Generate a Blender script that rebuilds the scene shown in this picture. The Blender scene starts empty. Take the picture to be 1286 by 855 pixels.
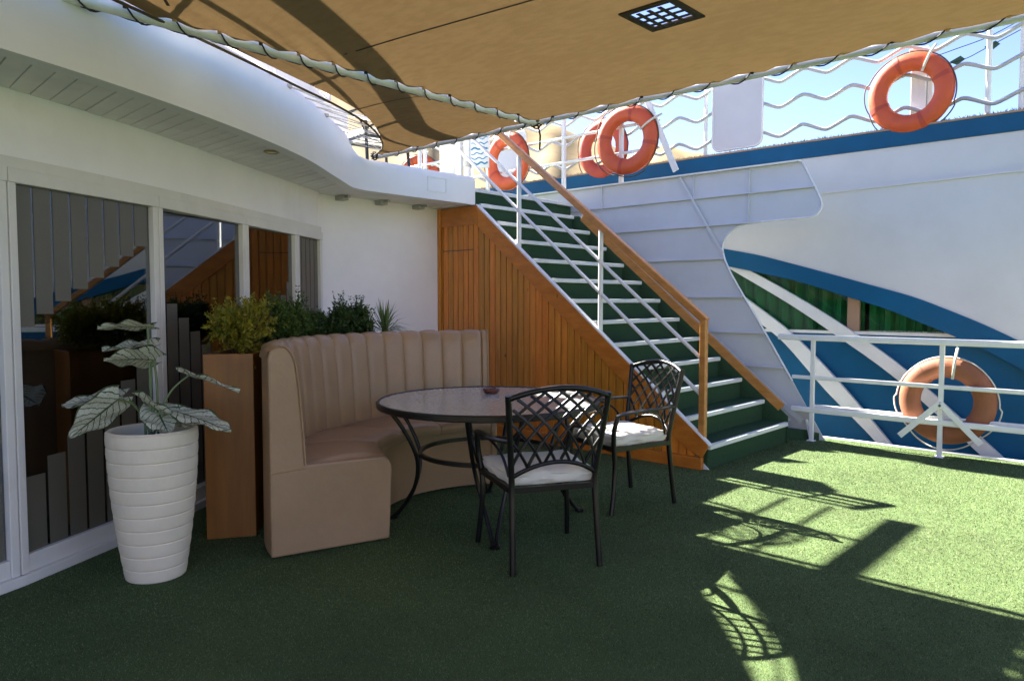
import bpy, math, random
import numpy as np
from mathutils import Vector, Matrix, noise
random.seed(7)
rng = np.random.default_rng(7)
R = math.radians
scene = bpy.context.scene
COL = scene.collection

# ------------------------------------------------------------------ camera
PW, PH, FPX, CH = 1286, 855, 925.0, 1.35
PITCH = math.atan((427.5 - 377) / FPX)
AZ = math.atan(998 / FPX)
cam = bpy.data.cameras.new('camera')
cam.sensor_width = 36.0
cam.lens = FPX / PW * 36.0
cam.clip_start = 0.05
cam.clip_end = 6000
cam_o = bpy.data.objects.new('camera', cam)
COL.objects.link(cam_o)
cam_o.location = (0, 0, CH)
cam_o.rotation_euler = (math.pi / 2 - PITCH, 0, -AZ)
scene.camera = cam_o

# ------------------------------------------------------------------ light
SUN_VEC = Vector((0.105, 1.19, 1.0)).normalized()      # towards the sun
SUN_EL = math.asin(SUN_VEC.z)
world = bpy.data.worlds.new('World')
scene.world = world
world.use_nodes = True
wn = world.node_tree.nodes
sky = wn.new('ShaderNodeTexSky')
sky.sky_type = 'NISHITA'
sky.sun_disc = False
sky.sun_elevation = SUN_EL
sky.sun_rotation = math.atan2(SUN_VEC.x, SUN_VEC.y)
sky.altitude = 100
sky.air_density = 0.8
sky.dust_density = 0.2
sky.ozone_density = 3.0
shs = wn.new('ShaderNodeHueSaturation')
shs.inputs['Saturation'].default_value = 1.0
shs.inputs['Hue'].default_value = 0.516
shs.inputs['Value'].default_value = 0.82
world.node_tree.links.new(sky.outputs[0], shs.inputs['Color'])
world.node_tree.links.new(shs.outputs[0], wn['Background'].inputs[0])
wn['Background'].inputs[1].default_value = 0.05
sun = bpy.data.lights.new('sun', 'SUN')
sun.energy = 4.4
sun.angle = R(0.53)
sun.color = (1.0, 0.95, 0.86)
sun_o = bpy.data.objects.new('sun', sun)
COL.objects.link(sun_o)
sun_o.location = SUN_VEC * 60
sun_o.rotation_euler = (-SUN_VEC).to_track_quat('-Z', 'Y').to_euler()
vs = scene.view_settings
vs.view_transform = 'Standard'
vs.look = 'None'
vs.gamma = 1.0
vs.use_curve_mapping = False
vs.exposure = 3.18
scene.render.engine = 'CYCLES'
scene.cycles.max_bounces = 10
scene.cycles.diffuse_bounces = 6
scene.cycles.transparent_max_bounces = 16

# ------------------------------------------------------------------ pixel -> place
_fw = Vector((math.sin(AZ) * math.cos(PITCH), math.cos(AZ) * math.cos(PITCH), -math.sin(PITCH)))
_rt = Vector((math.cos(AZ), -math.sin(AZ), 0))
_up = _rt.cross(_fw)
_C = Vector((0, 0, CH))
def ray(px, py): return _fw * FPX + _rt * (px - PW / 2) + _up * (PH / 2 - py)
def onz(px, py, z=0.0): r = ray(px, py); return _C + r * ((z - CH) / r.z)
def onx(px, py, x): r = ray(px, py); return _C + r * (x / r.x)
def ony(px, py, y): r = ray(px, py); return _C + r * (y / r.y)
def ond(px, py, d): return _C + ray(px, py) * (d / FPX)

# ------------------------------------------------------------------ materials
MATS = {}
def nd(nt, kind, **kw):
    n = nt.nodes.new(kind)
    for k, v in kw.items(): setattr(n, k, v)
    return n
def mat(name, col, rough=0.5, metal=0.0, var=0.12, vscale=3.0, bump=0.0, bscale=60.0, col2=None,
        coat=0.0, spec=0.5, stretch=None, dirt=0.0, dirtcol=(0.2, 0.17, 0.12), rvar=0.1, sheen=0.0, boards=0.0, knots=False):
    m = bpy.data.materials.new(name); m.use_nodes = True
    nt = m.node_tree; L = nt.links.new
    b = nt.nodes['Principled BSDF']
    tc = nd(nt, 'ShaderNodeTexCoord')
    vec = tc.outputs['Object']
    if stretch:
        mp = nd(nt, 'ShaderNodeMapping'); mp.inputs['Scale'].default_value = stretch
        L(vec, mp.inputs['Vector']); vec = mp.outputs[0]
    n1 = nd(nt, 'ShaderNodeTexNoise'); n1.inputs['Scale'].default_value = vscale; n1.inputs['Detail'].default_value = 6
    n1.inputs['Roughness'].default_value = 0.62
    L(vec, n1.inputs['Vector'])
    rp = nd(nt, 'ShaderNodeValToRGB')
    c = Vector(col)
    c2 = Vector(col2) if col2 else c * (1 + var)
    c1 = c * (1 - var) if not col2 else c
    rp.color_ramp.elements[0].position = 0.3; rp.color_ramp.elements[1].position = 0.72
    rp.color_ramp.elements[0].color = (*[min(1, x) for x in c1], 1); rp.color_ramp.elements[1].color = (*[min(1, x) for x in c2], 1)
    L(n1.outputs['Fac'], rp.inputs[0])
    out = rp.outputs[0]
    if dirt:
        n3 = nd(nt, 'ShaderNodeTexNoise'); n3.inputs['Scale'].default_value = vscale * 0.7; n3.inputs['Detail'].default_value = 9; n3.inputs['Roughness'].default_value = 0.75
        mp3 = nd(nt, 'ShaderNodeMapping'); mp3.inputs['Location'].default_value = (3.1, 7.7, 1.3); mp3.inputs['Scale'].default_value = (1, 1, 0.45)
        L(tc.outputs['Object'], mp3.inputs['Vector']); L(mp3.outputs[0], n3.inputs['Vector'])
        r3 = nd(nt, 'ShaderNodeValToRGB'); r3.color_ramp.elements[0].position = 0.55; r3.color_ramp.elements[1].position = 0.8
        r3.color_ramp.elements[0].color = (0, 0, 0, 1); r3.color_ramp.elements[1].color = (dirt, dirt, dirt, 1)
        L(n3.outputs['Fac'], r3.inputs[0])
        mx = nd(nt, 'ShaderNodeMix', data_type='RGBA'); L(r3.outputs[0], mx.inputs['Factor']); L(out, mx.inputs['A'])
        mx.inputs['B'].default_value = (*dirtcol, 1); out = mx.outputs['Result']
    if boards:
        oi = nd(nt, 'ShaderNodeObjectInfo'); hv = nd(nt, 'ShaderNodeHueSaturation')
        m1 = nd(nt, 'ShaderNodeMapRange'); m1.inputs['To Min'].default_value = 1 - boards; m1.inputs['To Max'].default_value = 1 + boards
        L(oi.outputs['Random'], m1.inputs['Value']); L(m1.outputs[0], hv.inputs['Value'])
        m2 = nd(nt, 'ShaderNodeMapRange'); m2.inputs['To Min'].default_value = 0.508; m2.inputs['To Max'].default_value = 0.492
        L(oi.outputs['Random'], m2.inputs['Value']); L(m2.outputs[0], hv.inputs['Hue'])
        L(out, hv.inputs['Color']); out = hv.outputs[0]
    if knots:
        vo = nd(nt, 'ShaderNodeTexVoronoi'); vo.inputs['Scale'].default_value = 4.2; vo.inputs['Randomness'].default_value = 1.0
        mk = nd(nt, 'ShaderNodeMapping'); mk.inputs['Scale'].default_value = (1, 1.3, 0.75); L(tc.outputs['Object'], mk.inputs[0]); L(mk.outputs[0], vo.inputs['Vector'])
        rk = nd(nt, 'ShaderNodeValToRGB'); rk.color_ramp.elements[0].position = 0.03; rk.color_ramp.elements[1].position = 0.085
        rk.color_ramp.elements[0].color = (0.28, 0.20, 0.16, 1); rk.color_ramp.elements[1].color = (1, 1, 1, 1)
        L(vo.outputs['Distance'], rk.inputs[0])
        mk2 = nd(nt, 'ShaderNodeMix', data_type='RGBA', blend_type='MULTIPLY'); mk2.inputs['Factor'].default_value = 1
        L(out, mk2.inputs['A']); L(rk.outputs[0], mk2.inputs['B']); out = mk2.outputs['Result']
    L(out, b.inputs['Base Color'])
    mr = nd(nt, 'ShaderNodeMapRange'); mr.inputs['To Min'].default_value = max(0.02, rough - rvar); mr.inputs['To Max'].default_value = min(1, rough + rvar)
    L(n1.outputs['Fac'], mr.inputs['Value']); L(mr.outputs[0], b.inputs['Roughness'])
    b.inputs['Metallic'].default_value = metal
    b.inputs['Specular IOR Level'].default_value = spec
    b.inputs['Coat Weight'].default_value = coat
    b.inputs['Coat Roughness'].default_value = 0.12
    if sheen: b.inputs['Sheen Weight'].default_value = sheen
    if bump:
        n2 = nd(nt, 'ShaderNodeTexNoise'); n2.inputs['Scale'].default_value = bscale; n2.inputs['Detail'].default_value = 4
        L(vec, n2.inputs['Vector'])
        bp = nd(nt, 'ShaderNodeBump'); bp.inputs['Strength'].default_value = bump; bp.inputs['Distance'].default_value = 0.01
        L(n2.outputs['Fac'], bp.inputs['Height']); L(bp.outputs[0], b.inputs['Normal'])
    MATS[name] = m
    return m

mat('white_paint', (0.82, 0.82, 0.80), 0.42, var=0.04, vscale=2.2, bump=0.16, bscale=7, dirt=0.16, dirtcol=(0.5, 0.46, 0.38))
mat('deckhouse_white', (0.89, 0.87, 0.86), 0.5, var=0.05, vscale=1.8, bump=0.2, bscale=9, dirt=0.3, dirtcol=(0.5, 0.46, 0.36))
mat('soffit_white', (0.82, 0.80, 0.785), 0.6, var=0.10, vscale=3, bump=0.1, bscale=40, dirt=0.25)
mat('frame_white', (0.74, 0.72, 0.66), 0.45, var=0.06, vscale=3, bump=0.06, bscale=30, dirt=0.5, dirtcol=(0.36, 0.31, 0.22))
mat('plate_white', (0.60, 0.615, 0.635), 0.4, var=0.05, vscale=2.0, bump=0.22, bscale=4, dirt=0.2, dirtcol=(0.45, 0.42, 0.36))
mat('hull_white', (0.58, 0.59, 0.60), 0.36, var=0.07, vscale=1.3, bump=0.3, bscale=2.6, dirt=0.34, dirtcol=(0.50, 0.50, 0.50), coat=0.15)
mat('rail_white', (0.8, 0.8, 0.78), 0.35, var=0.05, vscale=9, bump=0.05, bscale=40, dirt=0.25, dirtcol=(0.4, 0.34, 0.26))
mat('hull_blue', (0.0, 0.082, 0.19), 0.5, var=0.12, vscale=2.5, bump=0.1, bscale=10, dirt=0.12, dirtcol=(0.05, 0.16, 0.24), spec=0.25)
mat('beam_white', (0.66, 0.67, 0.66), 0.5, var=0.07, vscale=4, bump=0.1, bscale=20, dirt=0.35, dirtcol=(0.4, 0.37, 0.3))
mat('varnished_wood', (0.50, 0.165, 0.017), 0.36, vscale=5.5, col2=(0.74, 0.295, 0.038), stretch=(6, 6, 0.55), bump=0.1, bscale=14, coat=0.25, boards=0.2, knots=True)
mat('board_wood', (0.44, 0.135, 0.017), 0.34, vscale=5.0, col2=(0.64, 0.23, 0.035), stretch=(3, 1.0, 3), bump=0.08, bscale=20, coat=0.25, knots=True)
mat('handrail_wood', (0.42, 0.17, 0.035), 0.4, vscale=6, col2=(0.60, 0.27, 0.07), stretch=(4, 1.0, 4), bump=0.1, bscale=20, coat=0.25)
mat('planter_wood', (0.22, 0.08, 0.010), 0.45, vscale=4, col2=(0.33, 0.13, 0.018), stretch=(5, 5, 0.5), bump=0.06, bscale=25, coat=0.15)
mat('leather', (0.335, 0.217, 0.116), 0.38, var=0.09, vscale=4, bump=0.2, bscale=26, rvar=0.09)
mat('leather_seam', (0.12, 0.07, 0.045), 0.6, var=0.1)
mat('dark_metal', (0.007, 0.007, 0.0065), 0.34, var=0.15, vscale=20, bump=0.04, bscale=120, coat=0.0, spec=0.4)
mat('cushion', (0.72, 0.67, 0.56), 0.85, var=0.06, vscale=6, bump=0.25, bscale=240, sheen=0.2)
mat('pot_cream', (0.76, 0.68, 0.52), 0.5, var=0.06, vscale=5, bump=0.08, bscale=60, dirt=0.35, dirtcol=(0.45, 0.38, 0.25))
mat('soil', (0.05, 0.035, 0.022), 0.95, var=0.4, vscale=40, bump=0.8, bscale=60)
mat('stem_green', (0.12, 0.17, 0.06), 0.5, var=0.2)
mat('ring_orange', (0.56, 0.085, 0.022), 0.5, var=0.12, vscale=7, bump=0.12, bscale=30, dirt=0.2, dirtcol=(0.5, 0.2, 0.1))
mat('ring_red', (0.42, 0.055, 0.025), 0.55, var=0.15, vscale=7, bump=0.12, bscale=30)
mat('ring_faded', (0.28, 0.098, 0.045), 0.7, var=0.14, vscale=8, bump=0.15, bscale=40, dirt=0.4, dirtcol=(0.40, 0.22, 0.14))
mat('rope_white', (0.62, 0.58, 0.5), 0.8, var=0.15, vscale=60)
mat('rope_dark', (0.025, 0.022, 0.02), 0.8, var=0.2, vscale=60)
mat('rope_brown', (0.09, 0.065, 0.04), 0.85, var=0.25, vscale=60)
mat('stair_carpet', (0.030, 0.074, 0.036), 0.95, vscale=120, col2=(0.060, 0.122, 0.058), bump=0.9, bscale=350, spec=0.15)
mat('nosing', (0.72, 0.73, 0.70), 0.5, var=0.06, vscale=7, dirt=0.45, dirtcol=(0.36, 0.34, 0.3))
mat('interior_dark', (0.09, 0.06, 0.042), 0.8, var=0.2)
mat('curtain_brown', (0.16, 0.10, 0.07), 0.9, var=0.15, vscale=8)
mat('curtain_green', (0.012, 0.17, 0.055), 0.85, var=0.2, vscale=5)
mat('frosted', (0.125, 0.12, 0.09), 0.42, var=0.05, vscale=4, spec=0.6)
mat('mullion_brown', (0.35, 0.22, 0.14), 0.6)
mat('ashtray', (0.10, 0.025, 0.014), 0.25, var=0.2, coat=0.5)
mat('brass', (0.55, 0.42, 0.2), 0.4, metal=0.8)
mat('lens_glass', (0.8, 0.78, 0.65), 0.3)
mat('sign_white', (0.55, 0.58, 0.62), 0.5, var=0.04)
mat('sign_blue', (0.03, 0.19, 0.36), 0.5, var=0.1)
mat('bracket_grey', (0.42, 0.42, 0.40), 0.6, var=0.1)
mat('clip_green', (0.02, 0.06, 0.03), 0.6)
mat('seam_brown', (0.075, 0.046, 0.022), 0.85)
mat('strap_brown', (0.05, 0.034, 0.02), 0.85)
mat('wavy_white_shaded', (0.44, 0.45, 0.47), 0.5, var=0.06, vscale=9)  # white wavy rails; their shaded look is put into this grey base colour
mat('sand_hill', (0.23, 0.165, 0.08), 0.95, vscale=0.05, col2=(0.35, 0.265, 0.145), bump=0.0, spec=0.1)
mat('water', (0.02, 0.05, 0.055), 0.08, var=0.1, vscale=0.2, bump=0.5, bscale=1.5)
mat('grate', (0.3, 0.3, 0.3), 0.5)

def turf_material(name, blades):
    m = bpy.data.materials.new(name); m.use_nodes = True
    nt = m.node_tree; L = nt.links.new; b = nt.nodes['Principled BSDF']
    tc = nd(nt, 'ShaderNodeTexCoord')
    big = nd(nt, 'ShaderNodeTexNoise'); big.inputs['Scale'].default_value = 1.6; big.inputs['Detail'].default_value = 5; big.inputs['Roughness'].default_value = 0.65
    L(tc.outputs['Object'], big.inputs['Vector'])
    fac = None
    if blades:
        at = nd(nt, 'ShaderNodeAttribute', attribute_name='tint'); fac = at.outputs['Fac']
    else:
        n = nd(nt, 'ShaderNodeTexNoise'); n.inputs['Scale'].default_value = 240; n.inputs['Detail'].default_value = 3
        L(tc.outputs['Object'], n.inputs['Vector']); fac = n.outputs['Fac']
        bp = nd(nt, 'ShaderNodeBump'); bp.inputs['Strength'].default_value = 1.0; bp.inputs['Distance'].default_value = 0.012
        L(fac, bp.inputs['Height']); L(bp.outputs[0], b.inputs['Normal'])
    rp = nd(nt, 'ShaderNodeValToRGB')
    e = rp.color_ramp.elements
    e[0].position = 0.1; e[0].color = (0.040, 0.070, 0.027, 1)
    e[1].position = 0.95; e[1].color = (0.315, 0.355, 0.155, 1)
    x = rp.color_ramp.elements.new(0.55); x.color = (0.118, 0.176, 0.068, 1)
    L(fac, rp.inputs[0])
    mr = nd(nt, 'ShaderNodeMapRange'); mr.inputs['From Min'].default_value = 0.3; mr.inputs['From Max'].default_value = 0.7
    mr.inputs['To Min'].default_value = 0.84; mr.inputs['To Max'].default_value = 1.12
    L(big.outputs['Fac'], mr.inputs['Value'])
    mx = nd(nt, 'ShaderNodeMix', data_type='RGBA', blend_type='MULTIPLY'); mx.inputs['Factor'].default_value = 1
    L(rp.outputs[0], mx.inputs['A']); L(mr.outputs[0], mx.inputs['B'])
    wn_ = nd(nt, 'ShaderNodeTexNoise'); wn_.inputs['Scale'].default_value = 0.7; wn_.inputs['Detail'].default_value = 8; wn_.inputs['Roughness'].default_value = 0.7; wn_.inputs['Distortion'].default_value = 0.6
    L(tc.outputs['Object'], wn_.inputs['Vector'])
    wr1 = nd(nt, 'ShaderNodeMapRange'); wr1.inputs['From Min'].default_value = 0.54; wr1.inputs['From Max'].default_value = 0.72; wr1.inputs['To Max'].default_value = 0.5
    L(wn_.outputs['Fac'], wr1.inputs['Value'])
    mx0 = mx; mx = nd(nt, 'ShaderNodeMix', data_type='RGBA'); L(wr1.outputs[0], mx.inputs['Factor']); L(mx0.outputs['Result'], mx.inputs['A']); mx.inputs['B'].default_value = (0.15, 0.17, 0.085, 1)
    L(mx.outputs['Result'], b.inputs['Base Color'])
    b.inputs['Roughness'].default_value = 0.55 if blades else 0.95
    b.inputs['Specular IOR Level'].default_value = 0.3 if blades else 0.1
    if blades:
        tr = nd(nt, 'ShaderNodeBsdfTranslucent'); L(mx.outputs['Result'], tr.inputs['Color'])
        ms = nd(nt, 'ShaderNodeMixShader'); ms.inputs[0].default_value = 0.4
        L(b.outputs[0], ms.inputs[1]); L(tr.outputs[0], ms.inputs[2])
        L(ms.outputs[0], nt.nodes['Material Output'].inputs['Surface'])
    MATS[name] = m
turf_material('turf_base', False)
turf_material('turf_blade', True)

def canopy_material():
    m = bpy.data.materials.new('canvas'); m.use_nodes = True
    nt = m.node_tree; L = nt.links.new; b = nt.nodes['Principled BSDF']
    tc = nd(nt, 'ShaderNodeTexCoord')
    n1 = nd(nt, 'ShaderNodeTexNoise'); n1.inputs['Scale'].default_value = 1.3; n1.inputs['Detail'].default_value = 8; n1.inputs['Roughness'].default_value = 0.65
    L(tc.outputs['Object'], n1.inputs['Vector'])
    n2 = nd(nt, 'ShaderNodeTexNoise'); n2.inputs['Scale'].default_value = 5; n2.inputs['Detail'].default_value = 6
    mp = nd(nt, 'ShaderNodeMapping'); mp.inputs['Scale'].default_value = (5, 2.2, 1); mp.inputs['Rotation'].default_value = (0, 0, 0.3)
    L(tc.outputs['Object'], mp.inputs[0]); L(mp.outputs[0], n2.inputs['Vector'])
    ad = nd(nt, 'ShaderNodeMath', operation='ADD'); L(n1.outputs['Fac'], ad.inputs[0]); L(n2.outputs['Fac'], ad.inputs[1])
    rp = nd(nt, 'ShaderNodeValToRGB'); e = rp.color_ramp.elements
    e[0].position = 0.75; e[0].color = (0.093, 0.058, 0.026, 1); e[1].position = 1.05; e[1].color = (0.104, 0.066, 0.030, 1)
    dv = nd(nt, 'ShaderNodeMath', operation='MULTIPLY'); dv.inputs[1].default_value = 0.9
    L(ad.outputs[0], dv.inputs[0]); L(dv.outputs[0], rp.inputs[0])
    hs = nd(nt, 'ShaderNodeHueSaturation'); hs.inputs['Value'].default_value = 3.6; L(rp.outputs[0], hs.inputs['Color']); L(hs.outputs[0], b.inputs['Base Color']); b.inputs['Roughness'].default_value = 0.9; b.inputs['Specular IOR Level'].default_value = 0.1
    n3 = nd(nt, 'ShaderNodeTexNoise'); n3.inputs['Scale'].default_value = 140.0; n3.inputs['Detail'].default_value = 2
    L(tc.outputs['Object'], n3.inputs['Vector'])
    bp = nd(nt, 'ShaderNodeBump'); bp.inputs['Strength'].default_value = 0.25; bp.inputs['Distance'].default_value = 0.004
    L(n3.outputs['Fac'], bp.inputs['Height']); L(bp.outputs[0], b.inputs['Normal'])
    tr = nd(nt, 'ShaderNodeBsdfTranslucent'); L(rp.outputs[0], tr.inputs['Color'])
    ms = nd(nt, 'ShaderNodeMixShader'); ms.inputs[0].default_value = 0.25
    L(b.outputs[0], ms.inputs[1]); L(tr.outputs[0], ms.inputs[2])
    L(ms.outputs[0], nt.nodes['Material Output'].inputs['Surface'])
    MATS['canvas'] = m
canopy_material()

def pane_material(name, tint, refl, tmax=1.0):
    m = bpy.data.materials.new(name); m.use_nodes = True
    nt = m.node_tree; L = nt.links.new
    nt.nodes.remove(nt.nodes['Principled BSDF'])
    t = nd(nt, 'ShaderNodeBsdfTransparent'); t.inputs[0].default_value = (*tint, 1)
    g = nd(nt, 'ShaderNodeBsdfGlossy'); g.inputs['Roughness'].default_value = 0.015; g.inputs[0].default_value = (0.92, 0.96, 1, 1)
    lw = nd(nt, 'ShaderNodeFresnel'); lw.inputs['IOR'].default_value = 1.5
    mr = nd(nt, 'ShaderNodeMapRange'); mr.inputs['To Min'].default_value = refl; mr.inputs['To Max'].default_value = tmax
    L(lw.outputs[0], mr.inputs['Value'])
    tc = nd(nt, 'ShaderNodeTexCoord'); nn = nd(nt, 'ShaderNodeTexNoise'); nn.inputs['Scale'].default_value = 0.9; L(tc.outputs['Object'], nn.inputs['Vector'])
    bp = nd(nt, 'ShaderNodeBump'); bp.inputs['Strength'].default_value = 0.03; bp.inputs['Distance'].default_value = 0.05
    L(nn.outputs['Fac'], bp.inputs['Height']); L(bp.outputs[0], g.inputs['Normal'])
    ms = nd(nt, 'ShaderNodeMixShader'); L(mr.outputs[0], ms.inputs[0]); L(t.outputs[0], ms.inputs[1]); L(g.outputs[0], ms.inputs[2])
    L(ms.outputs[0], nt.nodes['Material Output'].inputs['Surface'])
    MATS[name] = m
pane_material('window_glass', (0.42, 0.42, 0.40), 0.15)
pane_material('ship_glass', (0.88, 0.94, 0.90), 0.0, 0.4)

def tabletop_material():
    m = bpy.data.materials.new('table_glass'); m.use_nodes = True
    nt = m.node_tree; L = nt.links.new; b = nt.nodes['Principled BSDF']
    tc = nd(nt, 'ShaderNodeTexCoord')
    v = nd(nt, 'ShaderNodeTexNoise'); v.inputs['Scale'].default_value = 45; v.inputs['Detail'].default_value = 6; v.inputs['Roughness'].default_value = 0.8
    L(tc.outputs['Object'], v.inputs['Vector'])
    rp = nd(nt, 'ShaderNodeValToRGB'); e = rp.color_ramp.elements
    e[0].position = 0.35; e[0].color = (0.36, 0.41, 0.385, 1); e[1].position = 0.68; e[1].color = (0.66, 0.72, 0.69, 1)
    L(v.outputs['Fac'], rp.inputs[0]); L(rp.outputs[0], b.inputs['Base Color'])
    b.inputs['Roughness'].default_value = 0.16; b.inputs['Coat Weight'].default_value = 0.5; b.inputs['Coat Roughness'].default_value = 0.03
    MATS['table_glass'] = m
tabletop_material()

def leaf_material(name, c1, c2, trans=0.35, rough=0.5):
    m = bpy.data.materials.new(name); m.use_nodes = True
    nt = m.node_tree; L = nt.links.new; b = nt.nodes['Principled BSDF']
    at = nd(nt, 'ShaderNodeAttribute', attribute_name='tint')
    rp = nd(nt, 'ShaderNodeValToRGB'); rp.color_ramp.elements[0].color = (*c1, 1); rp.color_ramp.elements[1].color = (*c2, 1)
    L(at.outputs['Fac'], rp.inputs[0]); L(rp.outputs[0], b.inputs['Base Color']); b.inputs['Roughness'].default_value = rough
    b.inputs['Specular IOR Level'].default_value = 0.35
    tr = nd(nt, 'ShaderNodeBsdfTranslucent'); L(rp.outputs[0], tr.inputs['Color'])
    ms = nd(nt, 'ShaderNodeMixShader'); ms.inputs[0].default_value = trans
    L(b.outputs[0], ms.inputs[1]); L(tr.outputs[0], ms.inputs[2]); L(ms.outputs[0], nt.nodes['Material Output'].inputs['Surface'])
    MATS[name] = m
leaf_material('leaf_yellow', (0.05, 0.095, 0.012), (0.42, 0.34, 0.028))
leaf_material('leaf_green', (0.024, 0.06, 0.012), (0.14, 0.21, 0.04))
leaf_material('leaf_dark', (0.018, 0.045, 0.012), (0.085, 0.14, 0.035))
leaf_material('leaf_palm', (0.05, 0.10, 0.022), (0.18, 0.27, 0.07))
leaf_material('fringe', (0.03, 0.07, 0.02), (0.12, 0.16, 0.05))

def caladium_material():
    m = bpy.data.materials.new('caladium_leaf'); m.use_nodes = True
    nt = m.node_tree; L = nt.links.new; b = nt.nodes['Principled BSDF']
    uv = nd(nt, 'ShaderNodeAttribute', attribute_name='leafuv')
    sp = nd(nt, 'ShaderNodeSeparateXYZ'); L(uv.outputs['Vector'], sp.inputs[0])
    tc = nd(nt, 'ShaderNodeTexCoord'); nz = nd(nt, 'ShaderNodeTexNoise'); nz.inputs['Scale'].default_value = 26; nz.inputs['Detail'].default_value = 4
    L(tc.outputs['Object'], nz.inputs['Vector'])
    def mth(op, a, bb=None, c=None):
        n = nd(nt, 'ShaderNodeMath', operation=op)
        for i, x in enumerate((a, bb, c)):
            if x is None: continue
            if isinstance(x, (int, float)): n.inputs[i].default_value = x
            else: L(x, n.inputs[i])
        return n.outputs[0]
    au = mth('ABSOLUTE', sp.outputs[0])
    ph = mth('SUBTRACT', mth('MULTIPLY', sp.outputs[1], 8.0), mth('MULTIPLY', au, 2.6))
    ph = mth('ADD', ph, mth('MULTIPLY', nz.outputs['Fac'], 0.9))
    lat = mth('ABSOLUTE', mth('SUBTRACT', mth('FRACT', ph), 0.5))
    latv = mth('LESS_THAN', lat, 0.075)
    mid = mth('LESS_THAN', au, 0.05)
    edge = mth('GREATER_THAN', mth('ADD', au, mth('MULTIPLY', nz.outputs['Fac'], 0.14)), 0.99)
    # fine net of small veins
    vo = nd(nt, 'ShaderNodeTexVoronoi', feature='DISTANCE_TO_EDGE'); vo.inputs['Scale'].default_value = 55
    L(tc.outputs['Object'], vo.inputs['Vector'])
    net = mth('MULTIPLY', mth('LESS_THAN', vo.outputs['Distance'], 0.035), 0.4)
    g = mth('MAXIMUM', mth('MAXIMUM', latv, mid), mth('MAXIMUM', edge, net))
    mx = nd(nt, 'ShaderNodeMix', data_type='RGBA'); L(g, mx.inputs['Factor'])
    mx.inputs['A'].default_value = (0.66, 0.67, 0.52, 1); mx.inputs['B'].default_value = (0.06, 0.10, 0.045, 1)
    L(mx.outputs['Result'], b.inputs['Base Color']); b.inputs['Roughness'].default_value = 0.45
    tr = nd(nt, 'ShaderNodeBsdfTranslucent'); L(mx.outputs['Result'], tr.inputs['Color'])
    ms = nd(nt, 'ShaderNodeMixShader'); ms.inputs[0].default_value = 0.25
    L(b.outputs[0], ms.inputs[1]); L(tr.outputs[0], ms.inputs[2]); L(ms.outputs[0], nt.nodes['Material Output'].inputs['Surface'])
    MATS['caladium_leaf'] = m
caladium_material()

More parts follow.
